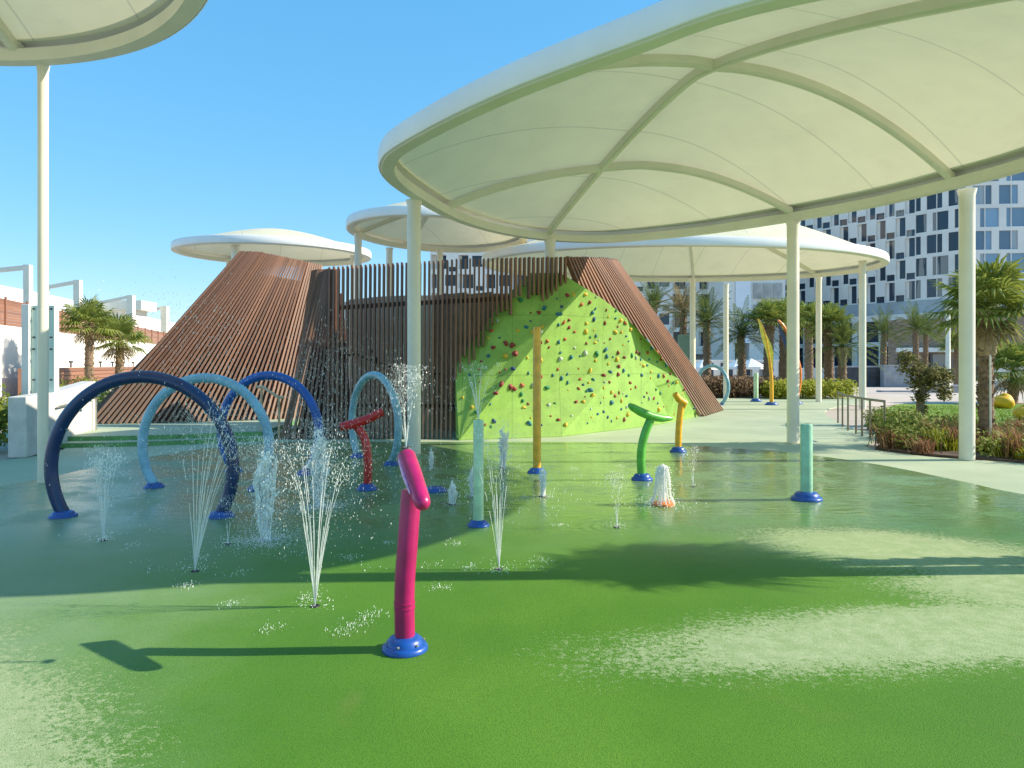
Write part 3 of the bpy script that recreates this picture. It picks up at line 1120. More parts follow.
# feather shaped spray masts
for lab, (x, y), tip, leaf, cols in (
        ('tall orange mast with a yellow feather shaped leaf, far beyond the pad', (771.5, 405), (758, 319), [(758, 319), (761, 335), (766, 352), (771, 372)], ('leaf_yellow', 'yellow')),
        ('orange mast with a blue feather half hidden by a canopy column', (796, 404), (778, 320), [(778, 320), (783, 332), (790, 346), (797, 364)], ('navy', 'orange'))):
    b_ = G(x, y)
    d0 = b_.y
    t = thing('feather_mast', lab, 'spray mast', b_)
    foot(t, 0, 0, .3, h=.12)
    pts = smooth_loop([Vector((0, 0, 0.02)), P(leaf[3][0], leaf[3][1], d0) - b_ if x < 780 else P(x + 4, 370, d0) - b_, P(leaf[1][0] + 4, leaf[1][1], d0) - b_, P(tip[0], tip[1], d0) - b_], 8, False)
    m = MB(); m.tube(pts, [.09 - .045 * i / len(pts) for i in range(len(pts))], 12)
    m.build('mast', M[cols[1]], t, True)
    m = MB()
    W = [.02, .26, .34, .04] if x < 780 else [.03, .3, .4, .06]
    lf = smooth_loop([P(a, b, d0) - b_ for a, b in leaf], 6, False)
    wv = smooth_loop([(w_, 0, 0) for w_ in W], 6, False)
    sgn = 1 if x < 780 else -1
    fr_, bk_ = [], []
    for p, w_ in zip(lf, wv):
        q = p + Vector((w_.x * .9 * sgn, 0, .0)) if sgn > 0 else p + Vector((-w_.x * .3, 0, -w_.x * .5))
        fr_.append((p, q))
    for i in range(len(fr_) - 1):
        (a1, b1), (a2, b2) = fr_[i], fr_[i + 1]
        if sgn > 0: m.face(a1, b1, b2, a2)
        else: m.face(a1, b1, b2, a2)
    o = m.build('leaf', M[cols[0]], t)
    sm = o.modifiers.new('solid', 'SOLIDIFY'); sm.thickness = .05

bb = G(434, 491)
t = thing('ground_nozzle', 'flat blue floor nozzle bubbling behind the magenta cannon', 'floor nozzle', bb)
foot(t, 0, 0, .2, h=.06)
ob = G(663, 505)
t = thing('ground_nozzle', 'orange ring floor nozzle under the white bubbling dome', 'floor nozzle', ob)
m = MB(); m.lathe([(.15, .006), (.145, .03), (.11, .045), (.05, .045)], (0, 0, 0), 24); m.build('ring', M['orange'], t, True)


# ------------------------------------------------------------------ water
def ballistic(vx, vy, vz, z0, t):
    return Vector((vx * t, vy * t, z0 + vz * t - 4.9 * t * t))


def jet(label, base, height, spread, n, r=0.006, seed=0, z0=0.01, drops=160, mist=1.0, name='water_jet', splash=True, group='water jets', breakup=.8, depth=.6):
    rr = random.Random(seed)
    t = thing(name, label, 'water jet', base, 0, group)
    m, dr = MB(), MB()
    for i in range(n):
        a = rr.uniform(0, 2 * math.pi)
        h = height * rr.uniform(.72, 1.05)
        vz = math.sqrt(2 * 9.8 * h)
        tt = vz / 9.8
        v = spread / tt * (.25 + .8 * rr.random() ** .6)
        vx, vy = v * math.cos(a), v * math.sin(a) * depth
        S = 26
        seg, rad = [], []
        for k in range(S + 1):
            f = k / S
            q = tt * breakup * f * 1.1
            p = ballistic(vx, vy, vz, z0, q) + Vector((rr.gauss(0, 1), rr.gauss(0, 1), 0)) * .0016 * f
            if f > .35 and rr.random() < .10 + .45 * (f - .35):
                if len(seg) > 1: m.tube(seg, rad, 5)
                seg, rad = [], []
                continue
            seg.append(p); rad.append(r * .62 * (1.0 - .45 * f) * rr.uniform(.55, 1.15))
        if len(seg) > 1: m.tube(seg, rad, 5)
        nd = drops // n
        for k in range(nd):
            q = tt * rr.uniform(breakup * .8, 1.75 if rr.random() < .5 else 1.15)
            p = ballistic(vx, vy, vz, z0, q)
            j = .012 + .03 * q
            p += Vector((rr.gauss(0, j), rr.gauss(0, j), rr.gauss(0, j)))
            if p.z > .01: dr.drop(p, r * (.08 + .52 * rr.random() ** 2.0), rr.uniform(1, 4.5))
    for k in range(int(drops * 1.6 * mist)):   # fine mist drifting round the top of the jet
        z = height * (1.0 - abs(rr.gauss(0, .28)))
        w_ = spread * (.25 + .75 * z / height)
        if z > .02: dr.drop((rr.gauss(0, w_ * .55), rr.gauss(0, w_ * .45), z), r * rr.uniform(.08, .3), rr.uniform(1, 5))
    if splash:
        for k in range(60):
            a = rr.uniform(0, 6.28); q = abs(rr.gauss(0, .09)) + .03
            dr.drop((q * math.cos(a), q * math.sin(a), abs(rr.gauss(0, .03)) + .01), r * rr.uniform(.3, .9))
    m.build('stream', M['water'], t, True)
    dr.build('drops', M['drops'], t)
    nz = MB(); nz.lathe([(.035, .006), (.033, .012), (.02, .012), (.018, .008)], (0, 0, 0), 16); nz.build('nozzle', M['dark_metal'], t, True)
    return t


def foam_jet(label, base, height, width, seed, n=900, group='water jets'):
    rr = random.Random(seed)
    t = thing('foam_jet', label, 'water jet', base, 0, group)
    dr, core = MB(), MB()
    for k in range(n):
        z = height * rr.random() ** .8
        w_ = width * (.25 + .75 * (z / height) ** 1.2)
        x, y = rr.gauss(0, w_ * .42), rr.gauss(0, w_ * .42)
        lump = .75 + .5 * math.sin(z * 23 + seed) * math.sin(x * 40)
        if z > height * (1.05 - 1.2 * abs(x) / width * .5) * rr.uniform(.75, 1.05): continue
        dr.drop((x, y, z), rr.uniform(.004, .0155) * lump, rr.uniform(1, 2.6))
    for k in range(n // 2):
        a = rr.uniform(0, 6.28); q = abs(rr.gauss(0, width * 1.5)) + .02
        dr.drop((q * math.cos(a), q * math.sin(a), abs(rr.gauss(0, .012)) + .008), rr.uniform(.0015, .006), .6)
    for k in range(n // 2):
        z = height * rr.uniform(.1, 1.15)
        dr.drop((rr.gauss(0, width * .75), rr.gauss(0, width * .75), z), rr.uniform(.001, .0035), rr.uniform(1, 5))
    for k in range(9):
        x, y = rr.gauss(0, width * .12), rr.gauss(0, width * .12)
        h = height * rr.uniform(.5, .9)
        pts = [(x * (1 + i / 4), y * (1 + i / 4), .01 + h * i / 8) for i in range(9)]
        core.tube(pts, [rr.uniform(.008, .02) for _ in pts], 7)
    core.build('stream', M['foam'], t, True)
    dr.build('drops', M['drops'], t)
    nz = MB(); nz.lathe([(.06, .006), (.055, .014), (.03, .014)], (0, 0, 0), 16); nz.build('nozzle', M['dark_metal'], t, True)
    return t


jet('thin fan water jet right of the navy hoop base, nearer its right foot', G(195, 572), 1.42, .50, 16, .006, 1, drops=1000)
jet('nearest fan water jet, left of the magenta cannon', G(315, 607), 1.22, .46, 16, .0055, 2, drops=1000)
jet('narrow hazy water jet inside the navy hoop', G(103, 541), .98, .2, 7, .009, 3, drops=700)
jet('thin fan water jet right of the magenta cannon', G(499, 570), 1.25, .30, 11, .005, 4, drops=600)
jet('low beaded water jet between the pale green post and the bubbling dome', G(617, 528), .62, .1, 5, .006, 5, drops=260, breakup=.3)
jet('short beaded water jet behind the bubbling dome on the right', G(693, 487), .6, .16, 6, .007, 6, drops=260, breakup=.25)
foam_jet('thick white foaming jet between the pale blue hoop and the near fan jet', G(265, 541), .92, .17, 7, 4600)
foam_jet('white foaming jet beneath the bright blue hoop', G(319, 508), .98, .19, 8, 4600)
foam_jet('small foaming jet behind the pale green post', G(503, 468), .72, .16, 9, 1200)
k = 0
for x, y, h, lab in ((431, 470, .35, 'low bubbling jet above the flat blue nozzle'), (452, 505, .3, 'low bubbling jet left of the pale green post'),
                     (543, 497, .42, 'low beaded jet below the yellow pole'), (411, 478, .5, 'low bubbling jet behind the magenta cannon head'), (472, 497, .38, 'low bubbling jet close behind the pale green post')):
    k += 1
    foam_jet(lab, G(x, y), h, .08, 20 + k, 420)
jet('beaded water jet left of the thick white foaming jet', G(228, 545), .5, .1, 4, .006, 31, drops=160, breakup=.3)
jet('arcing water spout on top of the pale green post', G(478.5, 526) + Vector((0, 0, 1.17)), .62, .26, 8, .006, 40, 0, drops=220, breakup=.95, splash=False)
jet('water spraying up from the magenta cannon head', P(406, 449, 4.5), .52, .12, 9, .004, 41, 0, drops=700, breakup=.35, splash=False)

# bubbling dome on the orange ring
t = thing('bubbling_dome', 'white bubbling water dome over an orange floor ring', 'water jet', ob, 0, 'water jets')
m, dr = MB(), MB()
rr = random.Random(5)
m.tube([(rr.gauss(0, .008), rr.gauss(0, .008), .04 + .48 * i / 10) for i in range(11)], [.04 + .012 * rr.random() for _ in range(10)] + [.015], 12)
for i in range(16):
    a = 2 * math.pi * i / 16
    q = rr.uniform(.8, 1.1)
    pts = [(.03 * math.cos(a), .03 * math.sin(a), .5)] + [(q * r_ * math.cos(a + rr.uniform(-.1, .1)), q * r_ * math.sin(a), z_) for r_, z_ in ((.06, .48), (.085, .38), (.095, .25), (.11, .13), (.16, .03))]
    m.tube(pts, [.012, .014, .011, .009, .008, .008], 6)
for i in range(420):
    a = rr.uniform(0, 6.28); z = rr.uniform(.02, .5)
    q = .11 * (1.25 - z) * rr.uniform(.6, 1.2)
    dr.drop((q * math.cos(a), q * math.sin(a), z), rr.uniform(.003, .009))
for i in range(200):
    a = rr.uniform(0, 6.28); q = abs(rr.gauss(0, .22)) + .1
    dr.drop((q * math.cos(a), q * math.sin(a), .012 + abs(rr.gauss(0, .015))), rr.uniform(.003, .008))
m.build('stream', M['water'], t, True)
dr.build('drops', M['drops'], t)


# falling spray between and above the hoops, and drops bouncing on the pad: nobody could count it
def spray(name, seeds):
    rr = random.Random(99)
    m = MB()
    for (cx_, cy_, cz, sx, sy, sz, n, r0, r1) in seeds:
        for i in range(n):
            p = (rr.gauss(cx_, sx), rr.gauss(cy_, sy), rr.gauss(cz, sz))
            if p[2] > .01: m.drop(p, rr.uniform(r0, r1) * .8, rr.uniform(1, 5))
    o = m.build(name, M['drops'])
    return tag(o, kind='stuff')


S_ = []
for (x, y, d, sx, sz, n) in ((200, 330, 11.0, .45, .35, 900), (330, 400, 12.5, .5, .5, 900), (215, 400, 9.5, .35, .5, 600), (170, 390, 9.2, .6, .4, 420), (150, 310, 11, .4, .25, 160), (315, 380, 13, .5, .5, 620), (330, 350, 13.2, .4, .3, 300), (350, 440, 10, .35, .25, 480), (392, 395, 11.5, .18, .45, 380),
                             (300, 450, 8.6, .5, .22, 420), (230, 430, 9.3, .5, .2, 420), (420, 480, 9.6, .6, .25, 420), (470, 400, 11, .7, .2, 300), (155, 470, 7.6, .5, .25, 260), (560, 490, 9.5, .8, .15, 160), (480, 480, 10, .7, .2, 300)):
    q = P(x, y, d)
    S_.append((q.x, q.y, q.z, sx, .5, sz, n, .0011 * d / 9, .0046 * d / 9))
spray('water_spray', S_)
S_ = []
rr = random.Random(3)
for i in range(60):
    x, y = rr.uniform(110, 560), rr.uniform(452, 575)
    q = G(x, y)
    S_.append((q.x, q.y, .012, .07, .05, .016, rr.randint(14, 40), .001, .0036))
for x, y in ((390, 545), (310, 600), (265, 548), (240, 575), (360, 627), (350, 560), (470, 570), (440, 590), (230, 607), (575, 470), (620, 467), (560, 527), (200, 560), (455, 545), (345, 634), (372, 618), (185, 588), (272, 632)):
    q = G(x, y)
    S_.append((q.x, q.y, .012, .055, .04, .02, 120, .0008, .0032))
spray('pad_splashes', S_)


# ------------------------------------------------------------------ palms, shrubs
def fan_frond(m, o, yaw, pitch, L, blade, seed, n=22):
    rr = random.Random(seed)
    cy_, sy_ = math.cos(yaw), math.sin(yaw)
    d = Vector((cy_ * math.cos(pitch), sy_ * math.cos(pitch), math.sin(pitch)))
    side = Vector((-sy_, cy_, 0)); up = side.cross(d) * -1
    if up.z < 0: up = -up
    tip = o + d * L - Vector((0, 0, L * .12))
    m.bar(o, tip, .03, .02, side)
    for i in range(n):
        a = R(-125 + 250 * i / (n - 1))
        q = (d * math.cos(a) + side * math.sin(a)).normalized()
        l = blade * (1 - .25 * abs(a) / 2.2) * rr.uniform(.85, 1.08)
        w = blade * .042
        pp = q.cross(up).normalized() * w
        mid = tip + q * l * .6 + up * .04 * blade
        end = tip + q * l - Vector((0, 0, l * rr.uniform(.10, .38)))
        i0 = len(m.v)
        m.v += [tuple(tip), tuple(mid - pp), tuple(mid + up * w * .5), tuple(mid + pp), tuple(end)]
        m.f += [(i0, i0 + 1, i0 + 2), (i0, i0 + 2, i0 + 3), (i0 + 1, i0 + 4, i0 + 2), (i0 + 2, i0 + 4, i0 + 3)]


def pinnate_frond(m, o, yaw, pitch, L, seed, n=26, droop=.6, lw=.055, ll=.46):
    rr = random.Random(seed)
    cy_, sy_ = math.cos(yaw), math.sin(yaw)
    side = Vector((-sy_, cy_, 0))
    pts = []
    for k in range(9):
        t = k / 8
        pts.append(o + Vector((cy_, sy_, 0)) * (math.cos(pitch) * L * t + .12 * L * t * t) + Vector((0, 0, math.sin(pitch) * L * t - droop * L * t * t * math.cos(pitch))))
    m.tube(pts, [.025 * (1 - .8 * k / 8) for k in range(9)], 4, False)
    for i in range(n):
        t = .12 + .88 * i / n
        k = min(int(t * 8), 7)
        p = pts[k].lerp(pts[k + 1], t * 8 - k)
        tg = (pts[k + 1] - pts[k]).normalized()
        nr = side.cross(tg)
        for s in (-1, 1):
            l = ll * math.sin(math.pi * min(1, .2 + t * .78)) * rr.uniform(.8, 1.1) + .06
            q = (side * s * .8 + tg * .75 + Vector((0, 0, .28)) + nr * rr.uniform(-.15, .15)).normalized()
            e = p + q * l - Vector((0, 0, l * .25))
            w = tg * lw
            i0 = len(m.v)
            mid = p.lerp(e, .5) + Vector((0, 0, .03))
            m.v += [tuple(p), tuple(mid - w * .5), tuple(e), tuple(mid + w * .5)]
            m.f += [(i0, i0 + 1, i0 + 2, i0 + 3)]


def trunk_mesh(h, r0, r1, seed, rough=.12):
    rr = random.Random(seed)
    m = MB()
    n = max(10, int(h * 7))
    pts, rad = [], []
    lx, ly = rr.uniform(-.1, .1), rr.uniform(-.1, .1)
    for k in range(n + 1):
        t = k / n
        pts.append((lx * t * t, ly * t * t, h * t))
        rad.append((r0 + (r1 - r0) * t) * (1 + (rough if k % 2 else -rough * .5)))
    m.tube(pts, rad, 14)
    # old leaf bases
    for k in range(int(h * 34)):
        t = rr.uniform(.1, 1); a = rr.uniform(0, 6.28); r = (r0 + (r1 - r0) * t)
        p = Vector((lx * t * t + r * .9 * math.cos(a), ly * t * t + r * .9 * math.sin(a), h * t))
        q = p + Vector((math.cos(a) * .06, math.sin(a) * .06, .1))
        m.bar(p, q, .07, .03, (-math.sin(a), math.cos(a), 0))
    return m


def fan_palm(label, loc, h, r, L, blade, n=30, seed=0, rz=0, group='fan palms', mat='frond', dry=True, extras=None):
    rr = random.Random(seed)
    t = thing('fan_palm', label, 'palm tree', loc, rz, group)
    trunk_mesh(h, r, r * .85, seed).build('trunk', M['trunk'], t, True)
    m = MB()
    for i in range(n):
        p = R(75 - 95 * (i / n) ** 1.0 + rr.uniform(-10, 10))
        fan_frond(m, Vector((0, 0, h + .05)), i * 2.4 + rr.uniform(-.3, .3), p, L * rr.uniform(.75, 1.1), blade * rr.uniform(.85, 1.1), seed * 100 + i)
    m.build('crown', M[mat], t)
    if dry:
        m = MB()
        for i in range(8):
            fan_frond(m, Vector((0, 0, h - .05)), i * 2.4, R(-35 + rr.uniform(-20, 5)), L * .6, blade * .7, seed * 50 + i, 14)
        m.build('dry_fronds', M['frond_dry'], t)
    return t


def date_palm(label, loc, h, r, L, n=34, seed=0, group='feathery palms', mat='frond', up=80):
    rr = random.Random(seed)
    t = thing('date_palm', label, 'palm tree', loc, rr.uniform(0, 6), group)
    trunk_mesh(h, r, r * .8, seed, .16).build('trunk', M['trunk'], t, True)
    m = MB()
    for i in range(n):
        f = i / n
        pinnate_frond(m, Vector((0, 0, h)), i * 2.4 + rr.uniform(-.25, .25), R(up - (up + 5) * f + rr.uniform(-8, 8)), L * rr.uniform(.8, 1.1), seed * 77 + i)
    m.build('crown', M[mat], t)
    return t


def leaf_cloud(m, c, rx, ry, rz_, n, size, rr, hollow=.5):
    for i in range(n):
        d = Vector((rr.gauss(0, 1), rr.gauss(0, 1), rr.gauss(0, 1))).normalized() * (hollow + (1 - hollow) * rr.random())
        p = Vector(c) + Vector((d.x * rx, d.y * ry, d.z * rz_))
        if p.z < .02: continue
        a = Vector((rr.gauss(0, 1), rr.gauss(0, 1), rr.gauss(0, 1))).normalized()
        b = a.orthogonal().normalized()
        s = size * rr.uniform(.6, 1.3)
        m.face(p - a * s, p + b * s * .45, p + a * s, p - b * s * .45)


def grass_clump(m, c, r, h, n, rr, w=.012):
    for i in range(n):
        a = rr.uniform(0, 6.28)
        o = Vector(c) + Vector((rr.gauss(0, r * .35), rr.gauss(0, r * .35), 0))
        l = h * rr.uniform(.55, 1.1)
        d = Vector((math.cos(a), math.sin(a), 0))
        p1 = o + d * r * .35 + Vector((0, 0, l * .65)); p2 = o + d * r * rr.uniform(.6, 1.2) + Vector((0, 0, l * rr.uniform(.7, 1.0)))
        s = Vector((-d.y, d.x, 0)) * w
        i0 = len(m.v)
        m.v += [tuple(o - s), tuple(o + s), tuple(p1 + s), tuple(p1 - s), tuple(p2)]
        m.f += [(i0, i0 + 1, i0 + 2, i0 + 3), (i0 + 3, i0 + 2, i0 + 4)]


# planting bed right of the path
bed = [(x, y) for x, y in ((7.75, 15.6), (8.05, 14.75), (8.7, 14.0), (9.4, 13.35), (10.6, 12.4), (13.5, 11.5), (17, 12.5), (15, 15), (12.6, 16.9), (11.0, 19.0), (10.4, 21.0), (9.95, 20.5), (9.5, 18.6), (8.7, 17.0))]
sheet('planting_bed', bed, 0.02, M['soil'], thick=.06)
sheet('lawn', [(10.3, 21.4), (10.5, 21.0), (11.1, 19.0), (12.7, 16.95), (15.1, 15.05), (17.2, 12.5), (40, 12.5), (40, 33), (17.5, 33), (14.5, 29)], 0.0, M['lawn'])
rr = random.Random(42)
gr, sh, gg = MB(), MB(), MB()
cnt = 0
while cnt < 300:
    x, y = rr.uniform(7.7, 17), rr.uniform(11.4, 20.8)
    if not inpoly(x, y, bed): continue
    if y < 12.2: pass
    cnt += 1
    front = x * .8 + y * 1.1
    left = (x < 9.7 and y > 15.6)
    if left and rr.random() < .7:
        leaf_cloud(sh, (x, y, .38), .33, .33, .38, 130, .06, rr, .3)
    elif rr.random() < (.12 if y < 15 else .3):
        leaf_cloud(sh, (x, y, .3), .3, .3, .3, 100, .05, rr, .3)
    elif rr.random() < (.42 if x < 9.9 else .12):
        grass_clump(gg, (x, y, .02), .3, rr.uniform(.25, .6), 110, rr, .01)
    else:
        grass_clump(gr, (x, y, .02), .3, rr.uniform(.22, .62), 110, rr, .009)
tag(gr.build('reddish_grasses', M['red_grass']), kind='stuff')
tag(gg.build('green_grasses', M['yellow_hedge']), kind='stuff')
tag(sh.build('bed_shrubs', M['green_shrub']), kind='stuff')
lawn_m = MB()
for i in range(12000):
    x, y = rr.uniform(11.0, 24), rr.uniform(15.5, 31)
    if x < 11.2 + max((y - 20) * .45, (19.0 - y) * .95): continue
    p = Vector((x, y, 0)); a = rr.uniform(0, 6.28)
    s = Vector((math.cos(a), math.sin(a), 0)) * .02
    lawn_m.face(p - s, p + s, p + Vector((rr.gauss(0, .03), rr.gauss(0, .03), rr.uniform(.04, .1))))
tag(lawn_m.build('grass_blades', M['lawn_blade']), kind='stuff')

# hedges beyond the pad
hd, rs, hf = MB(), MB(), MB()
for i in range(120):
    x = rr.uniform(13.4, 17.9); y = 37.0 + (x - 12) * .12 + rr.uniform(0, 2.2)
    if x > 18.5: y -= (x - 18.5) * 1.3
    leaf_cloud(hd, (x, y, .5), .42, .4, .55, 60, .09, rr, .4)
for i in range(150):
    x = rr.uniform(10.2, 14.4); y = rr.uniform(38.6, 40.5)
    leaf_cloud(rs, (x, y, .55), .5, .45, .65, 60, .1, rr, .4)
tag(hd.build('yellow_hedge', M['yellow_hedge']), kind='stuff')
tag(rs.build('russet_shrubs', M['russet']), kind='stuff')
# greenery by the left wall
lf_ = MB()
for (x, y, r, h, n) in ((-10.75, 15.0, .35, 1.15, 18), (-10.6, 16.2, .4, .9, 12), (-12.5, 16.4, .7, .9, 14), (-13.5, 19.5, .8, .7, 12), (-15.5, 25, 1.0, .5, 12), (-17.5, 30, 1.3, .5, 16), (-20, 34, 1.6, .5, 16), (-24, 42, 2.0, .8, 24)):
    for i in range(n):
        leaf_cloud(lf_, (x + rr.gauss(0, r * .5), y + rr.gauss(0, r * .5), h * rr.uniform(.4, .9)), .4, .4, h * .6, 60, .07, rr, .3)
tag(lf_.build('left_shrubs', M['green_shrub']), kind='stuff')

# near fan palm on the right, with a burlap band and a stake
np_ = fan_palm('big fan palm in the reddish bed on the right, trunk bound with burlap', (10.35, 15.95, 0), 2.95, .15, .62, .86, 30, 3, mat='frond_bright', group='fan palms')
m = MB(); m.tube([(0, 0, 1.98), (0, 0, 2.05), (.0, 0, 2.12), (.0, 0, 2.2), (.0, 0, 2.3), (0, 0, 2.5), (0, 0, 2.95)], [.16, .2, .185, .205, .19, .2, .17], 16); m.build('burlap_band', M['burlap'], np_, True)
m = MB(); m.tube([(-.12, -.32, 0), (-.1, -.28, 2.0)], .02, 8); m.build('stake', M['rim_paint'], np_, True)
fan_palm('low fan palm tuft on the lawn behind the big fan palm', Vector((P(1013, 412, 34).x, 34, 0)), 1.4, .2, 1.0, 1.1, 30, 4, mat='frond_bright')
fan_palm('left of the two fan palms before the white wall', (-24.3, 42, 0), 4.0, .24, 1.0, 1.1, 26, 5, mat='frond_bright')
fan_palm('right of the two fan palms before the white wall', (-24.2, 45, 0), 3.2, .24, 1.1, 1.25, 26, 6, mat='frond_bright')
fan_palm('small fan palm beyond the right edge whose shadow falls on the pad', (7.95, 6.83, 0), 3.7, .12, .45, .6, 26, 7, mat='frond')
for lab, px, d, zc, r, L, kind, sd in (
        ('tall palm rising behind the right slope of the slatted hill', 654, 50, 6.3, .3, 2.6, 'd', 11),
        ('palm with dry hanging fronds left of a canopy column', 683, 46, 5.6, .32, 2.3, 'd', 12),
        ('leaning feathery palm just right of a canopy column', 707, 44, 4.9, .3, 2.2, 'd', 13),
        ('feathery palm in front of the white tower panel', 742, 43, 4.0, .3, 2.2, 'd', 14),
        ('dense fan palm behind the yellow feather mast', 768, 41.5, 4.2, .27, 1.0, 'f', 15),
        ('fan palm behind the blue feather mast', 784, 42.5, 4.4, .27, 1.0, 'f', 16),
        ('bright fan palm right of the near white column', 809, 52, 4.6, .3, 1.3, 'f', 17),
        ('thick trunked palm left of the pair by the railing', 829, 41.5, 4.0, .27, 1.0, 'f', 18),
        ('thick trunked palm with upright fronds by the railing', 842, 40.5, 3.6, .3, 2.0, 'u', 19),
        ('small palm before the dark hotel ground floor', 883, 62, 5.0, .34, 2.3, 'd', 20),
        ('slim palm left of the white lamp mast', 916, 60, 5.2, .3, 2.4, 'd', 21),
        ('second slim palm close to the white lamp mast', 925, 64, 5.0, .28, 2.2, 'd', 22),
        ('small yellow green palm right of the white lamp mast', 957, 58, 3.2, .25, 1.0, 'f', 23)):
    x = (px - 512) / F * d
    if kind == 'f': fan_palm(lab, (x, d, 0), zc, r, L * .8, L * .95, 28, sd, mat='frond_bright', dry=False)
    else: date_palm(lab, (x, d, 0), zc - (.6 if kind == 'd' else .9), r * .8, L * 1.15, 34, sd, up=80 if kind == 'd' else 88, mat='frond' if sd not in (12,) else 'frond_dry')

# bushy small tree by the lawn
loc = Vector(((921 - 512) / F * 21.5, 21.5, 0))
t = thing('bushy_tree', 'olive green bushy small tree at the edge of the lawn', 'tree', loc)
m = MB()
m.tube([(0, 0, 0), (-.02, 0, .6), (.03, 0, 1.1), (-.2, 0, 1.7)], [.13, .11, .09, .04], 10)
m.tube([(.03, 0, .9), (.35, .05, 1.3), (.55, 0, 1.7)], [.08, .06, .03], 8)
m.build('trunk', M['trunk'], t, True)
m = MB()
for c_, r_, n in (((-.3, 0, 1.75), .40, 420), ((-.05, 0, 1.35), .42, 480), ((.5, .1, 1.35), .48, 560), ((.72, 0, .95), .26, 260), ((-.02, 0, .85), .24, 260), ((.25, -.1, 1.5), .36, 340), ((-.4, .1, 2.0), .24, 180), ((.05, 0, .45), .17, 160), ((.75, .05, 1.45), .3, 260)):
    leaf_cloud(m, c_, r_, r_, r_ * 1.0, n, .06, rr, .35)
m.build('crown', M['olive_leaf'], t)

# ------------------------------------------------------------------ railing, bean bags, parasols and other furniture
ra = thing('railing', 'thin metal railing curving along the planting bed', 'railing', (9.2, 19, 0))
ro = -Vector(ra.location)
rp = [G(838, 423), G(842.5, 427), G(848, 430.5), G(856, 434), G(862, 436), G(870, 438.5), G(884.5, 442)]
for p in rp:
    m = MB(); m.tube([p + ro, p + ro + Vector((0, 0, .92))], .026, 8); m.build('post', M['rail_steel'], ra, True)
m = MB(); m.tube(smooth_loop([p + ro + Vector((0, 0, .94)) for p in rp], 5, False), 0.03, 8); m.build('handrail', M['rail_steel'], ra, True)
for lab, px, y, s in (('yellow bean bag lying on the lawn left of another', 1003, 408.5, .85), ('yellow bean bag cut by the right edge of the photo', 1026, 421, .75)):
    p = G(px, y)
    t = thing('bean_bag', lab, 'bean bag', p, .4, 'yellow bean bags')
    m = MB()
    n1, n2 = 20, 12
    for i in range(n2 + 1):
        a = math.pi * i / n2 - math.pi / 2
        for k in range(n1):
            th_ = 2 * math.pi * k / n1
            q = .46 * s * math.cos(a) * (1 + .05 * math.sin(3 * th_ + i))
            m.v.append((q * math.cos(th_) * 1.05, q * math.sin(th_), max(.0, .3 * s + .38 * s * math.sin(a) * (1 + .2 * math.cos(th_)))))
    for i in range(n2):
        for k in range(n1):
            j = (k + 1) % n1
            m.f.append((i * n1 + k, i * n1 + j, (i + 1) * n1 + j, (i + 1) * n1 + k))
    m.build('cushion', M['bean'], t, True)
    m = MB(); m.tube([(-.45 * s, -.1, .33 * s), (0, -.47 * s, .4 * s), (.45 * s, -.1, .36 * s)], .008, 6); m.build('seam', M['orange'], t, True)
for lab, px, d, in (('white parasol on the left of the far pair', 737, 62), ('white parasol on the right of the far pair', 751, 60), ('white parasol by the far canopy column', 703, 64)):
    p = Vector(((px - 512) / F * d, d, 0))
    t = thing('parasol', lab, 'parasol', p, .3, 'white parasols')
    h = EYE + (HY - 376) / F * d + 1.0
    m = MB(); m.tube([(0, 0, 0), (0, 0, h + .5)], .04, 8); m.build('pole', M['steel'], t)
    m = MB()
    for k in range(8):
        a, b = 2 * math.pi * k / 8, 2 * math.pi * (k + 1) / 8
        q = [Vector((1.3 * math.cos(v), 1.3 * math.sin(v), h - .25)) for v in (a, b)]
        m.face((0, 0, h + .45), q[0], q[1])
        m.face(q[0], q[0] - Vector((0, 0, .18)), q[1] - Vector((0, 0, .18)), q[1])
    m.build('cloth', M['parasol'], t)
lm = thing('lamp_mast', 'plain white lamp mast in front of the stone wall', 'lamp post', Vector(((948 - 512) / F * 45, 45, 0)))
m = MB(); m.lathe([(.2, 0), (.19, .2), (.15, .25), (.13, 4.9), (.1, 5.1)], (0, 0, 0), 18); m.build('mast', M['white_paint'], lm, True)
m = MB(); m.lathe([(.15, 5.1), (.2, 5.15), (.2, 5.4), (.05, 5.45)], (0, 0, 0), 18); m.build('head_piece', M['steel'], lm, True)
kt = thing('sign_totem', 'dull green upright panel behind the right slope of the slatted hill', 'sign', Vector(((684 - 512) / F * 40, 40, 0)))
m = MB(); m.box(-.32, -.08, .3, .32, .08, 3.4); m.build('panel', simple("totem_green", (0.14, 0.22, 0.16), .4, .1, 2), kt, bevel=.02)
m = MB(); m.box(-.25, -.06, 0, -.15, .06, .3); m.box(.15, -.06, 0, .25, .06, .3); m.build('leg', M['dark_metal'], kt)

# left side: low concrete wall, mint panel, rail
lw = thing('low_wall', 'low pale concrete wall with a raised far end on the left', 'wall', (-9.7, 15, 0))
o = -Vector(lw.location)
m = MB()
a0, a1 = Vector((-9.30, 14.0, 0)), Vector((-10.25, 18.0, 0))
b0, b1 = Vector((-9.66, 14.0, 0)), Vector((-10.6, 18.0, 0))
zz = [1.17, 1.2, 1.38]
ks = [0, .38, 1]
for i in range(2):
    A0, A1, B0, B1_ = a0.lerp(a1, ks[i]), a0.lerp(a1, ks[i + 1]), b0.lerp(b1, ks[i]), b0.lerp(b1, ks[i + 1])
    up = lambda v, z: v + Vector((0, 0, z))
    m.hexa([p + o for p in (A0, A1, B1_, B0)], [up(A0, zz[i]) + o, up(A1, zz[i + 1]) + o, up(B1_, zz[i + 1]) + o, up(B0, zz[i]) + o])
m.build('wall_body', M['concrete'], lw, bevel=.02)
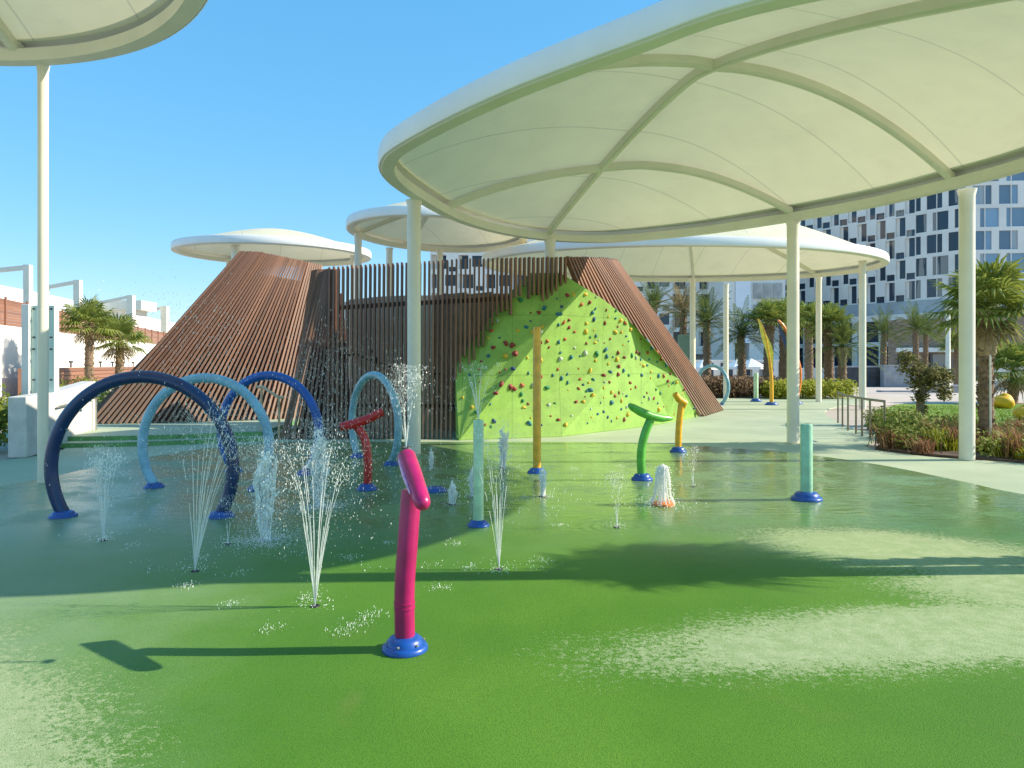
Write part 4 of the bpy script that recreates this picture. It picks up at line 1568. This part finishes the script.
m = MB(); m.tube([Vector((-9.55, 15.4, .9)) + o, Vector((-10.05, 17.6, .98)) + o, Vector((-10.1, 17.75, .95)) + o, Vector((-10.1, 17.75, .02)) + o], .022, 8); m.build('rail', M['steel'], lw, True)
tt = thing('panel_pillar', 'tall mint panel bolted to a cream pillar behind the left column', 'pillar', (-10.0, 15.5, 0))
m = MB(); m.box(-.34, -.1, 0, -.18, .16, 3.06); m.box(-.18, .0, 0, .30, .16, 3.0); m.build('pillar', M['stucco'], tt, bevel=.01)
m = MB(); m.box(-.175, -.03, .2, .31, -.002, 3.04); m.build('panel', M['mint_panel'], tt)
for z in (.55, 1.15, 1.45, 2.1, 2.35, 2.95):
    for x in (-.12, .25):
        m = MB(); m.box(x - .025, -.045, z, x + .025, -.031, z + .03); m.build('bolt', M['dark_metal'], tt)

# garden wall on the left with timber fence on top
W0, W1 = Vector((-26.7, 34.8, 0)), Vector((-43.0, 95, 0))
wd = (W1 - W0).normalized(); wl = (W1 - W0).length
wa = math.atan2(wd.y, wd.x)
gw = thing('garden_wall', 'long white rendered wall on the left carrying a timber fence', 'wall', W0, wa)
m = MB(); m.box(0, 0, 0, wl, .3, 3.95); m.build('wall_body', M['stucco'], gw)
fe = thing('timber_fence', 'reddish brown timber board fence on top of the white wall', 'fence', W0 + Vector((0, 0, 3.95)), wa)
m = MB()
for k in range(9):
    m.box(0, .08, .03 + k * .165, wl, .11, .03 + k * .165 + .15)
m.build('boards', M['fence_wood'], fe)
for k in range(20):
    m = MB(); m.box(k * 3.2, .0, 0, k * 3.2 + .18, .078, 1.62); m.build('post', M['fence_wood'], fe)
pb_ = thing('timber_planter', 'long low timber planter at the foot of the white wall', 'planter', W0 + wd * 6 + Vector((1.4, 0, 0)), wa)
m = MB()
for k in range(5): m.box(0, -.3, .3 + k * .26, wl - 8, -.2, .3 + k * .26 + .23)
m.box(0, -.19, 0, wl - 8, .5, 1.55); m.build('boards', M['fence_wood'], pb_)
t0 = None
for k in range(9):  # small dark T-shaped brackets spaced along the planter
    loc = W0 + wd * (10 + k * 3.4) + Vector((1.4, 0, 1.58))
    if t0 is None:
        t0 = thing('t_bracket', 'small dark T shaped garden light on the timber planter', 'garden light', loc, wa, 'garden lights along the planter')
        m = MB(); m.box(-.04, -.04, 0, .04, .04, .3); m.build('stem', M['dark_metal'], t0)
        m = MB(); m.box(-.28, -.06, .301, .28, .06, .42); m.build('head_piece', M['dark_metal'], t0)
    else:
        copy_thing(t0, loc)

# white frames and tented roof beyond the fence
for k, (lab, x0, y0, x1, y1, yb_, d) in enumerate((('nearest white pergola frame above the fence at the left edge', -25, 272, 28, 266, 300, 70), ('second white pergola frame above the fence, right of the thin column', 46, 287, 78, 281, 308, 90),
                                        ('white pergola frame above the fence behind the two fan palms', 97, 303, 131, 296, 322, 110), ('farthest white pergola frame above the fence by the slatted hill', 140, 313, 165, 307, 330, 130))):
    a, b = P(x0, y0, d), P(x1, y1, d)
    t = thing('white_pergola', lab, 'pergola', (b.x, b.y, 0), 0, 'white pergolas beyond the fence')
    o = -Vector((b.x, b.y, 0))
    m = MB(); m.bar(b + o - Vector((0, 0, b.z)), b + o + Vector((0, 0, .1)), .0082 * d, .0082 * d); m.build('post', M['white_paint'], t)
    m = MB(); m.bar(a + o + Vector((0, .3, 0)), b + o + Vector((-.004 * d, 0, -.15)), .4, .4); m.build('beam', M['white_paint'], t)
    m = MB(); q = a + o; m.bar(q - Vector((0, 0, a.z)), q + Vector((0, .3, -.15)), .3, .3); m.build('post', M['white_paint'], t)
te = thing('tented_roof', 'long white tented roof sloping down beyond the fence', 'roof', (-40, 70, 0))
o = Vector((40, -70, 0))
m = MB()
top = [P(-60, 278, 105), P(0, 285, 110), P(60, 297, 118), P(110, 309, 130), P(170, 322, 148), P(215, 330, 160)]
for a, b in zip(top, top[1:]):
    m.face(a + o, b + o, b + o + Vector((0, 6, -3.4)), a + o + Vector((0, 6, -3.4)))
    m.face(a + o, a + o + Vector((2.5, -4, -2.6)), b + o + Vector((2.5, -4, -2.6)), b + o)
m.build('cloth', M['parasol'], te)
for p in top[1:5]:
    q = MB(); q.tube([Vector((p.x, p.y, 0)) + o, p + o - Vector((0, 0, .1))], .12, 8); q.build('pole', M['white_paint'], te)
wb = thing('white_pavilion', 'small white flat roofed pavilion beyond the fence', 'building', (*(P(112, 305, 125))[:2], 0))
m = MB(); m.box(-4, 0, 0, 4, 4, 11.0); m.build('wall', M['stucco'], wb)
m = MB(); m.box(-5.5, -1.0, 11.001, 5.5, 4.5, 12.6); m.build('roof', M['white_paint'], wb)

# ------------------------------------------------------------------ hotel
class Facade:
    def __init__(s, root, o, ang, width, z0, floors, fh, bays, cells, windows, wallm):
        """cells(f, b) -> list of openings (u0, u1, v0, v1) in the bay, fractions"""
        s.ux = Vector((math.cos(ang), math.sin(ang), 0)); s.n = Vector((math.sin(ang), -math.cos(ang), 0))
        bw = width / bays
        ro = -Vector(root.location)
        m = MB()
        near = cn if 'cn' in globals() else Vector(o)
        at = lambda u, z, dpt=0: Vector(o) + s.ux * u - s.n * dpt + Vector((0, 0, z)) + ro
        for f in range(floors):
            for b in range(bays):
                ops = sorted(cells(f, b))
                us = sorted({0, 1, *[q for op in ops for q in op[:2]]})
                vs = sorted({0, 1, *[q for op in ops for q in op[2:4]]})
                for i in range(len(us) - 1):
                    for j in range(len(vs) - 1):
                        uc, vc = (us[i] + us[i + 1]) / 2, (vs[j] + vs[j + 1]) / 2
                        if any(op[0] < uc < op[1] and op[2] < vc < op[3] for op in ops): continue
                        u0, u1 = (b + us[i]) * bw, (b + us[i + 1]) * bw
                        v0, v1 = z0 + (f + vs[j]) * fh, z0 + (f + vs[j + 1]) * fh
                        m.face(at(u0, v0), at(u1, v0), at(u1, v1), at(u0, v1))
                for op in ops:
                    u0, u1, v0, v1 = (b + op[0]) * bw, (b + op[1]) * bw, z0 + (f + op[2]) * fh, z0 + (f + op[3]) * fh
                    dp = op[4]
                    # reveals
                    m.face(at(u0, v0), at(u1, v0), at(u1, v0, dp), at(u0, v0, dp))
                    m.face(at(u0, v1, dp), at(u1, v1, dp), at(u1, v1), at(u0, v1))
                    m.face(at(u0, v0), at(u0, v0, dp), at(u0, v1, dp), at(u0, v1))
                    m.face(at(u1, v0, dp), at(u1, v0), at(u1, v1), at(u1, v1, dp))
                    w = MB()
                    if dp > .39:       # balcony: back wall half beige, half glass
                        um = u0 + (u1 - u0) * .3
                        m.face(at(u0, v0, dp), at(um, v0, dp), at(um, v1, dp), at(u0, v1, dp))
                        u0 = um
                    w.face(at(u0, v0, dp), at(u1, v0, dp), at(u1, v1, dp), at(u0, v1, dp))
                    windows.append(((at(u0, v0) - ro - Vector((near.x, near.y, v0))).length, w))
        s.m = m


def finish_windows(root, windows):
    windows.sort(key=lambda w: w[0])
    rest = MB()
    for i, (d, w) in enumerate(windows):
        if i < 99: w.build('window', M[getattr(w, 'mat', 'glass')], root)
        else:
            o = len(rest.v); rest.v += w.v; rest.f += [tuple(k + o for k in f) for f in w.f]
    if rest.v:
        r = rest.build('window', M['glass'], root); r['kind'] = 'stuff'


def merge(ms):
    r = MB()
    for q in ms:
        o = len(r.v); r.v += q.v; r.f += [tuple(k + o for k in f) for f in q.f]
    return r


def checker(f, b):
    if f % 2: return [(.03, .52, .06, .92, .4), (.56, .98, .0, .30, .25)]
    return [(.50, .98, .06, .92, .4), (.03, .46, .0, .30, .25)]


def corner(f, b):
    return [(.02, .54, .10, .93, .2), (.82, .99, .10, .93, .2)] if f % 2 else [(.02, .26, .10, .93, .2), (.54, .99, .10, .93, .2)]


cn = Vector((66.0, 108.0, 0))
ht = thing('hotel_building', 'white hotel block with chequered windows on the right, seen at its corner', 'building', cn)
fdir = Vector((-.588, .809, 0))
L1_ = 62.0
wins = []
o1 = cn + fdir * L1_
F1 = Facade(ht, (o1.x, o1.y, 0), math.atan2(-fdir.y, -fdir.x), L1_, 11.6, 7, 3.35, 20, lambda f, b: corner(f, b) if b >= 18 else checker(f, b), wins, None)
n1w = len(wins)
F2 = Facade(ht, (cn.x, cn.y, 0), R(-6), 40, 11.6, 7, 3.35, 11, corner, wins, None)
for q_ in wins[n1w:]: q_[1].mat = 'glass_light'
merge([F1.m, F2.m]).build('wall', M['facade'], ht)
# core so that the block has depth, and roof
m = MB()
e2 = cn + Vector((math.cos(R(-6)), math.sin(R(-6)), 0)) * 40
bk = Vector((.8, .6, 0)) * 18
q = [cn + Vector((.9, 1.6, 0)), e2 + Vector((-1, 1.6, 0)), e2 + Vector((0, 60, 0)), o1 + bk, o1 + Vector((1.5, 1.0, 0))]
n = len(q)
m.v = [tuple(v - cn + Vector((0, 0, 11.6))) for v in q] + [tuple(v - cn + Vector((0, 0, 35.0))) for v in q]
m.f = [tuple(range(n, 2 * n))] + [(i, (i + 1) % n, n + (i + 1) % n, n + i) for i in range(n)]
m.build('core', M['balcony'], ht)
# glass band, podium and ground floor columns
m = MB()
for a, b in ((o1, cn), (cn, e2)):
    dn = (b - a).normalized(); nn = Vector((dn.y, -dn.x, 0))
    m.hexa([a - cn + nn * .2 + Vector((0, 0, 9.6)), b - cn + nn * .2 + Vector((0, 0, 9.6)), b - cn - nn * .6 + Vector((0, 0, 9.6)), a - cn - nn * .6 + Vector((0, 0, 9.6))],
           [a - cn + nn * .2 + Vector((0, 0, 11.58)), b - cn + nn * .2 + Vector((0, 0, 11.58)), b - cn - nn * .6 + Vector((0, 0, 11.58)), a - cn - nn * .6 + Vector((0, 0, 11.58))])
m.build('glass_band', simple("band_glass", (0.34, 0.38, 0.40), .15, .2, .2), ht)
m = MB()
nn = Vector((-.809, -.588, 0))
for z0, z1, off in ((8.6, 9.58, .9), (4.6, 5.3, .6)):
    a, b = o1, cn
    m.hexa([a - cn + nn * off + Vector((0, 0, z0)), b - cn + nn * off + Vector((0, 0, z0)), b - cn - nn * 1 + Vector((0, 0, z0)), a - cn - nn * 1 + Vector((0, 0, z0))],
           [a - cn + nn * off + Vector((0, 0, z1)), b - cn + nn * off + Vector((0, 0, z1)), b - cn - nn * 1 + Vector((0, 0, z1)), a - cn - nn * 1 + Vector((0, 0, z1))])
m.build('podium_slab', M['facade'], ht)
m = MB(); a, b = o1 - nn * .8, cn - nn * .8
m.face(a - cn, b - cn, b - cn + Vector((0, 0, 8.6)), a - cn + Vector((0, 0, 8.6)))
m.build('ground_floor_glass', M['glass'], ht)
for k in range(14):
    p = o1.lerp(cn, (k + .5) / 14) - cn + nn * .3
    m = MB(); m.box(-.45, -.45, 0, .45, .45, 8.6, math.atan2(fdir.y, fdir.x), p); m.build('pillar', M['facade'], ht)
finish_windows(ht, wins)

# stone clad wall in front of the hotel corner
sw = thing('stone_wall', 'rough brown stone clad wall below the hotel corner', 'wall', (52, 86, 0))
m = MB()
p0, p1 = P(897, 352, 84), P(1090, 352, 80)
o = -Vector(sw.location)
a, b = Vector((p0.x, p0.y, 0)) + o, Vector((p1.x, p1.y, 0)) + o
m.hexa([a, b, b + Vector((0, 2, 0)), a + Vector((0, 2, 0))], [a + Vector((0, 0, 6.9)), b + Vector((0, 0, 7.4)), b + Vector((0, 2, 7.4)), a + Vector((0, 2, 6.9))])
m.build('wall_body', M['stone_wall'], sw)
m = MB()
m.bar(a + Vector((-.2, -.4, 3.4)), b + Vector((0, -.4, 3.4)), .8, .5); m.build('ledge', M['facade'], sw)
for k in range(6):
    q = a.lerp(b, (k + .3) / 6) + Vector((0, -.15, 0))
    m = MB(); m.box(-.9, -.05, .6, .9, .12, 2.9, 0, q); m.build('opening', M['glass'], sw)

# middle wing between the canopies
mw = thing('hotel_building', 'pale hotel wing with deep balconies seen beyond the far canopy', 'building', (10, 118, 0))
wins = []


def balc(f, b):
    return [(.06, .42, .18, .92, 1.2), (.56, .94, .30, .88, .3)] if (b + f) % 2 else [(.05, .60, .18, .92, 1.2), (.70, .95, .05, .30, .3)]


xL, xR = (430 - 512) / F * 118, (727 - 512) / F * 118
FM = Facade(mw, (xL, 118, 0), R(2), xR - xL, 4.2, 6, 3.1, 11, balc, wins, None)
FM.m.build('wall', M['facade'], mw)
m = MB(); m.box(xL + .5 - 10, 2.8, 0, xR - 10, 16, 24.2); m.build('core', M['balcony'], mw)
m = MB(); m.box(xL - 10, 1.9, 22.82, xR - 10, 2.79, 24.3); m.build('parapet', M['facade'], mw)
m = MB(); m.box(xL - 10, 1.3, 3.4, xR - 10, 2.2, 4.18); m.build('podium_slab', M['facade'], mw)
for k in range(9):
    q = MB(); x = xL - 10 + (k + .5) * (xR - xL) / 9; q.box(x - .4, .9, 0, x + .4, 1.29, 3.6); q.build('pillar', M['facade'], mw)
finish_windows(mw, wins)
tw = thing('stair_tower', 'plain beige tower with a tall white panel and glazed shaft', 'tower', ((742 - 512) / F * 112, 112, 0))
S = 112 / F
m = MB(); m.box(-18 * S, 0, 0, -7 * S, 10, 30); m.box(8 * S, .3, 0, 44 * S, 10, 29); m.build('wall', M['stucco'], tw)
m = MB(); m.box(-6.8 * S, -.4, 5, 7.8 * S, 9, 30); m.build('panel', simple("white_panel", (0.80, 0.82, 0.86), .35, .03, .5), tw)
for k in range(7):
    for j in range(3):
        w = MB(); u0 = (12 + j * 10) * S; w.box(u0, .12, 5.2 + k * 3.3, u0 + 8.4 * S, .2, 7.6 + k * 3.3); w.build('window', simple("pale_glass", (0.42, 0.40, 0.36), .15, .25, .6) if (k, j) == (0, 0) else bpy.data.materials['pale_glass'], tw)

# low walls, steps and planters of the plaza
pw = thing('planter_wall', 'charcoal planter wall in front of the dark hotel ground floor', 'planter', (*G(860, 386.0)[:2], 0))
S = 60 / F
for lab, nm, x0, x1, y0, y1, d, mt in (
        ('charcoal planter wall before the hotel ground floor', 'planter_wall', 838, 883, 366, 385, 58, 'charcoal'), ('grey stone planter wall right of the charcoal one', 'planter_wall', 884, 915, 365, 383, 57, 'grey_stone'),
        ('long dark bench slab on the pale plaza', 'plaza_bench', 882, 925, 390.5, 393, 47, 'charcoal'), ('low grey retaining wall behind the bushy tree', 'retaining_wall', 925, 975, 385, 392, 46, 'grey_stone'),
        ('beige garden wall behind the yellow hedge', 'garden_wall', 785, 836, 368, 388, 60, 'stucco'), ('pale garden wall behind the russet shrubs', 'garden_wall', 690, 783, 360, 386, 66, 'stucco'),
        ('pale cabin wall at the right edge behind the bean bags', 'garden_wall', 985, 1060, 352, 398, 50, 'concrete')):
    p = P((x0 + x1) / 2, y1, d)
    t = thing(nm, lab, 'wall' if 'wall' in nm else 'bench', (p.x, d, 0))
    w_ = (x1 - x0) / F * d / 2
    ztop = EYE + (HY - y0) / F * d
    m = MB(); m.box(-w_, 0, -.02, w_, .6, ztop - .12); m.build('body', M[mt], t, bevel=.03)
    m = MB(); m.box(-w_ - .05, -.05, ztop - .118, w_ + .05, .65, ztop); m.build('coping', M['grey_stone' if mt == 'charcoal' else mt], t, bevel=.02)
    if y0 == 360:
        for k in range(5):
            q = MB(); q.box(-w_ + 1 + k * 1.75, -.06, .3, -w_ + 2.1 + k * 1.75, -.01, 1.9); q.build('opening', M['glass'], t)
bpy.data.objects.remove(pw)
sheet('plaza', [(11.5, 38.5), (12, 36.0), (15.5, 31), (18.0, 33.5), (40, 34), (60, 70), (10, 70)], -0.012, simple("pale_plaza", (0.60, 0.50, 0.41), .75, .1, .8, bump=.2))
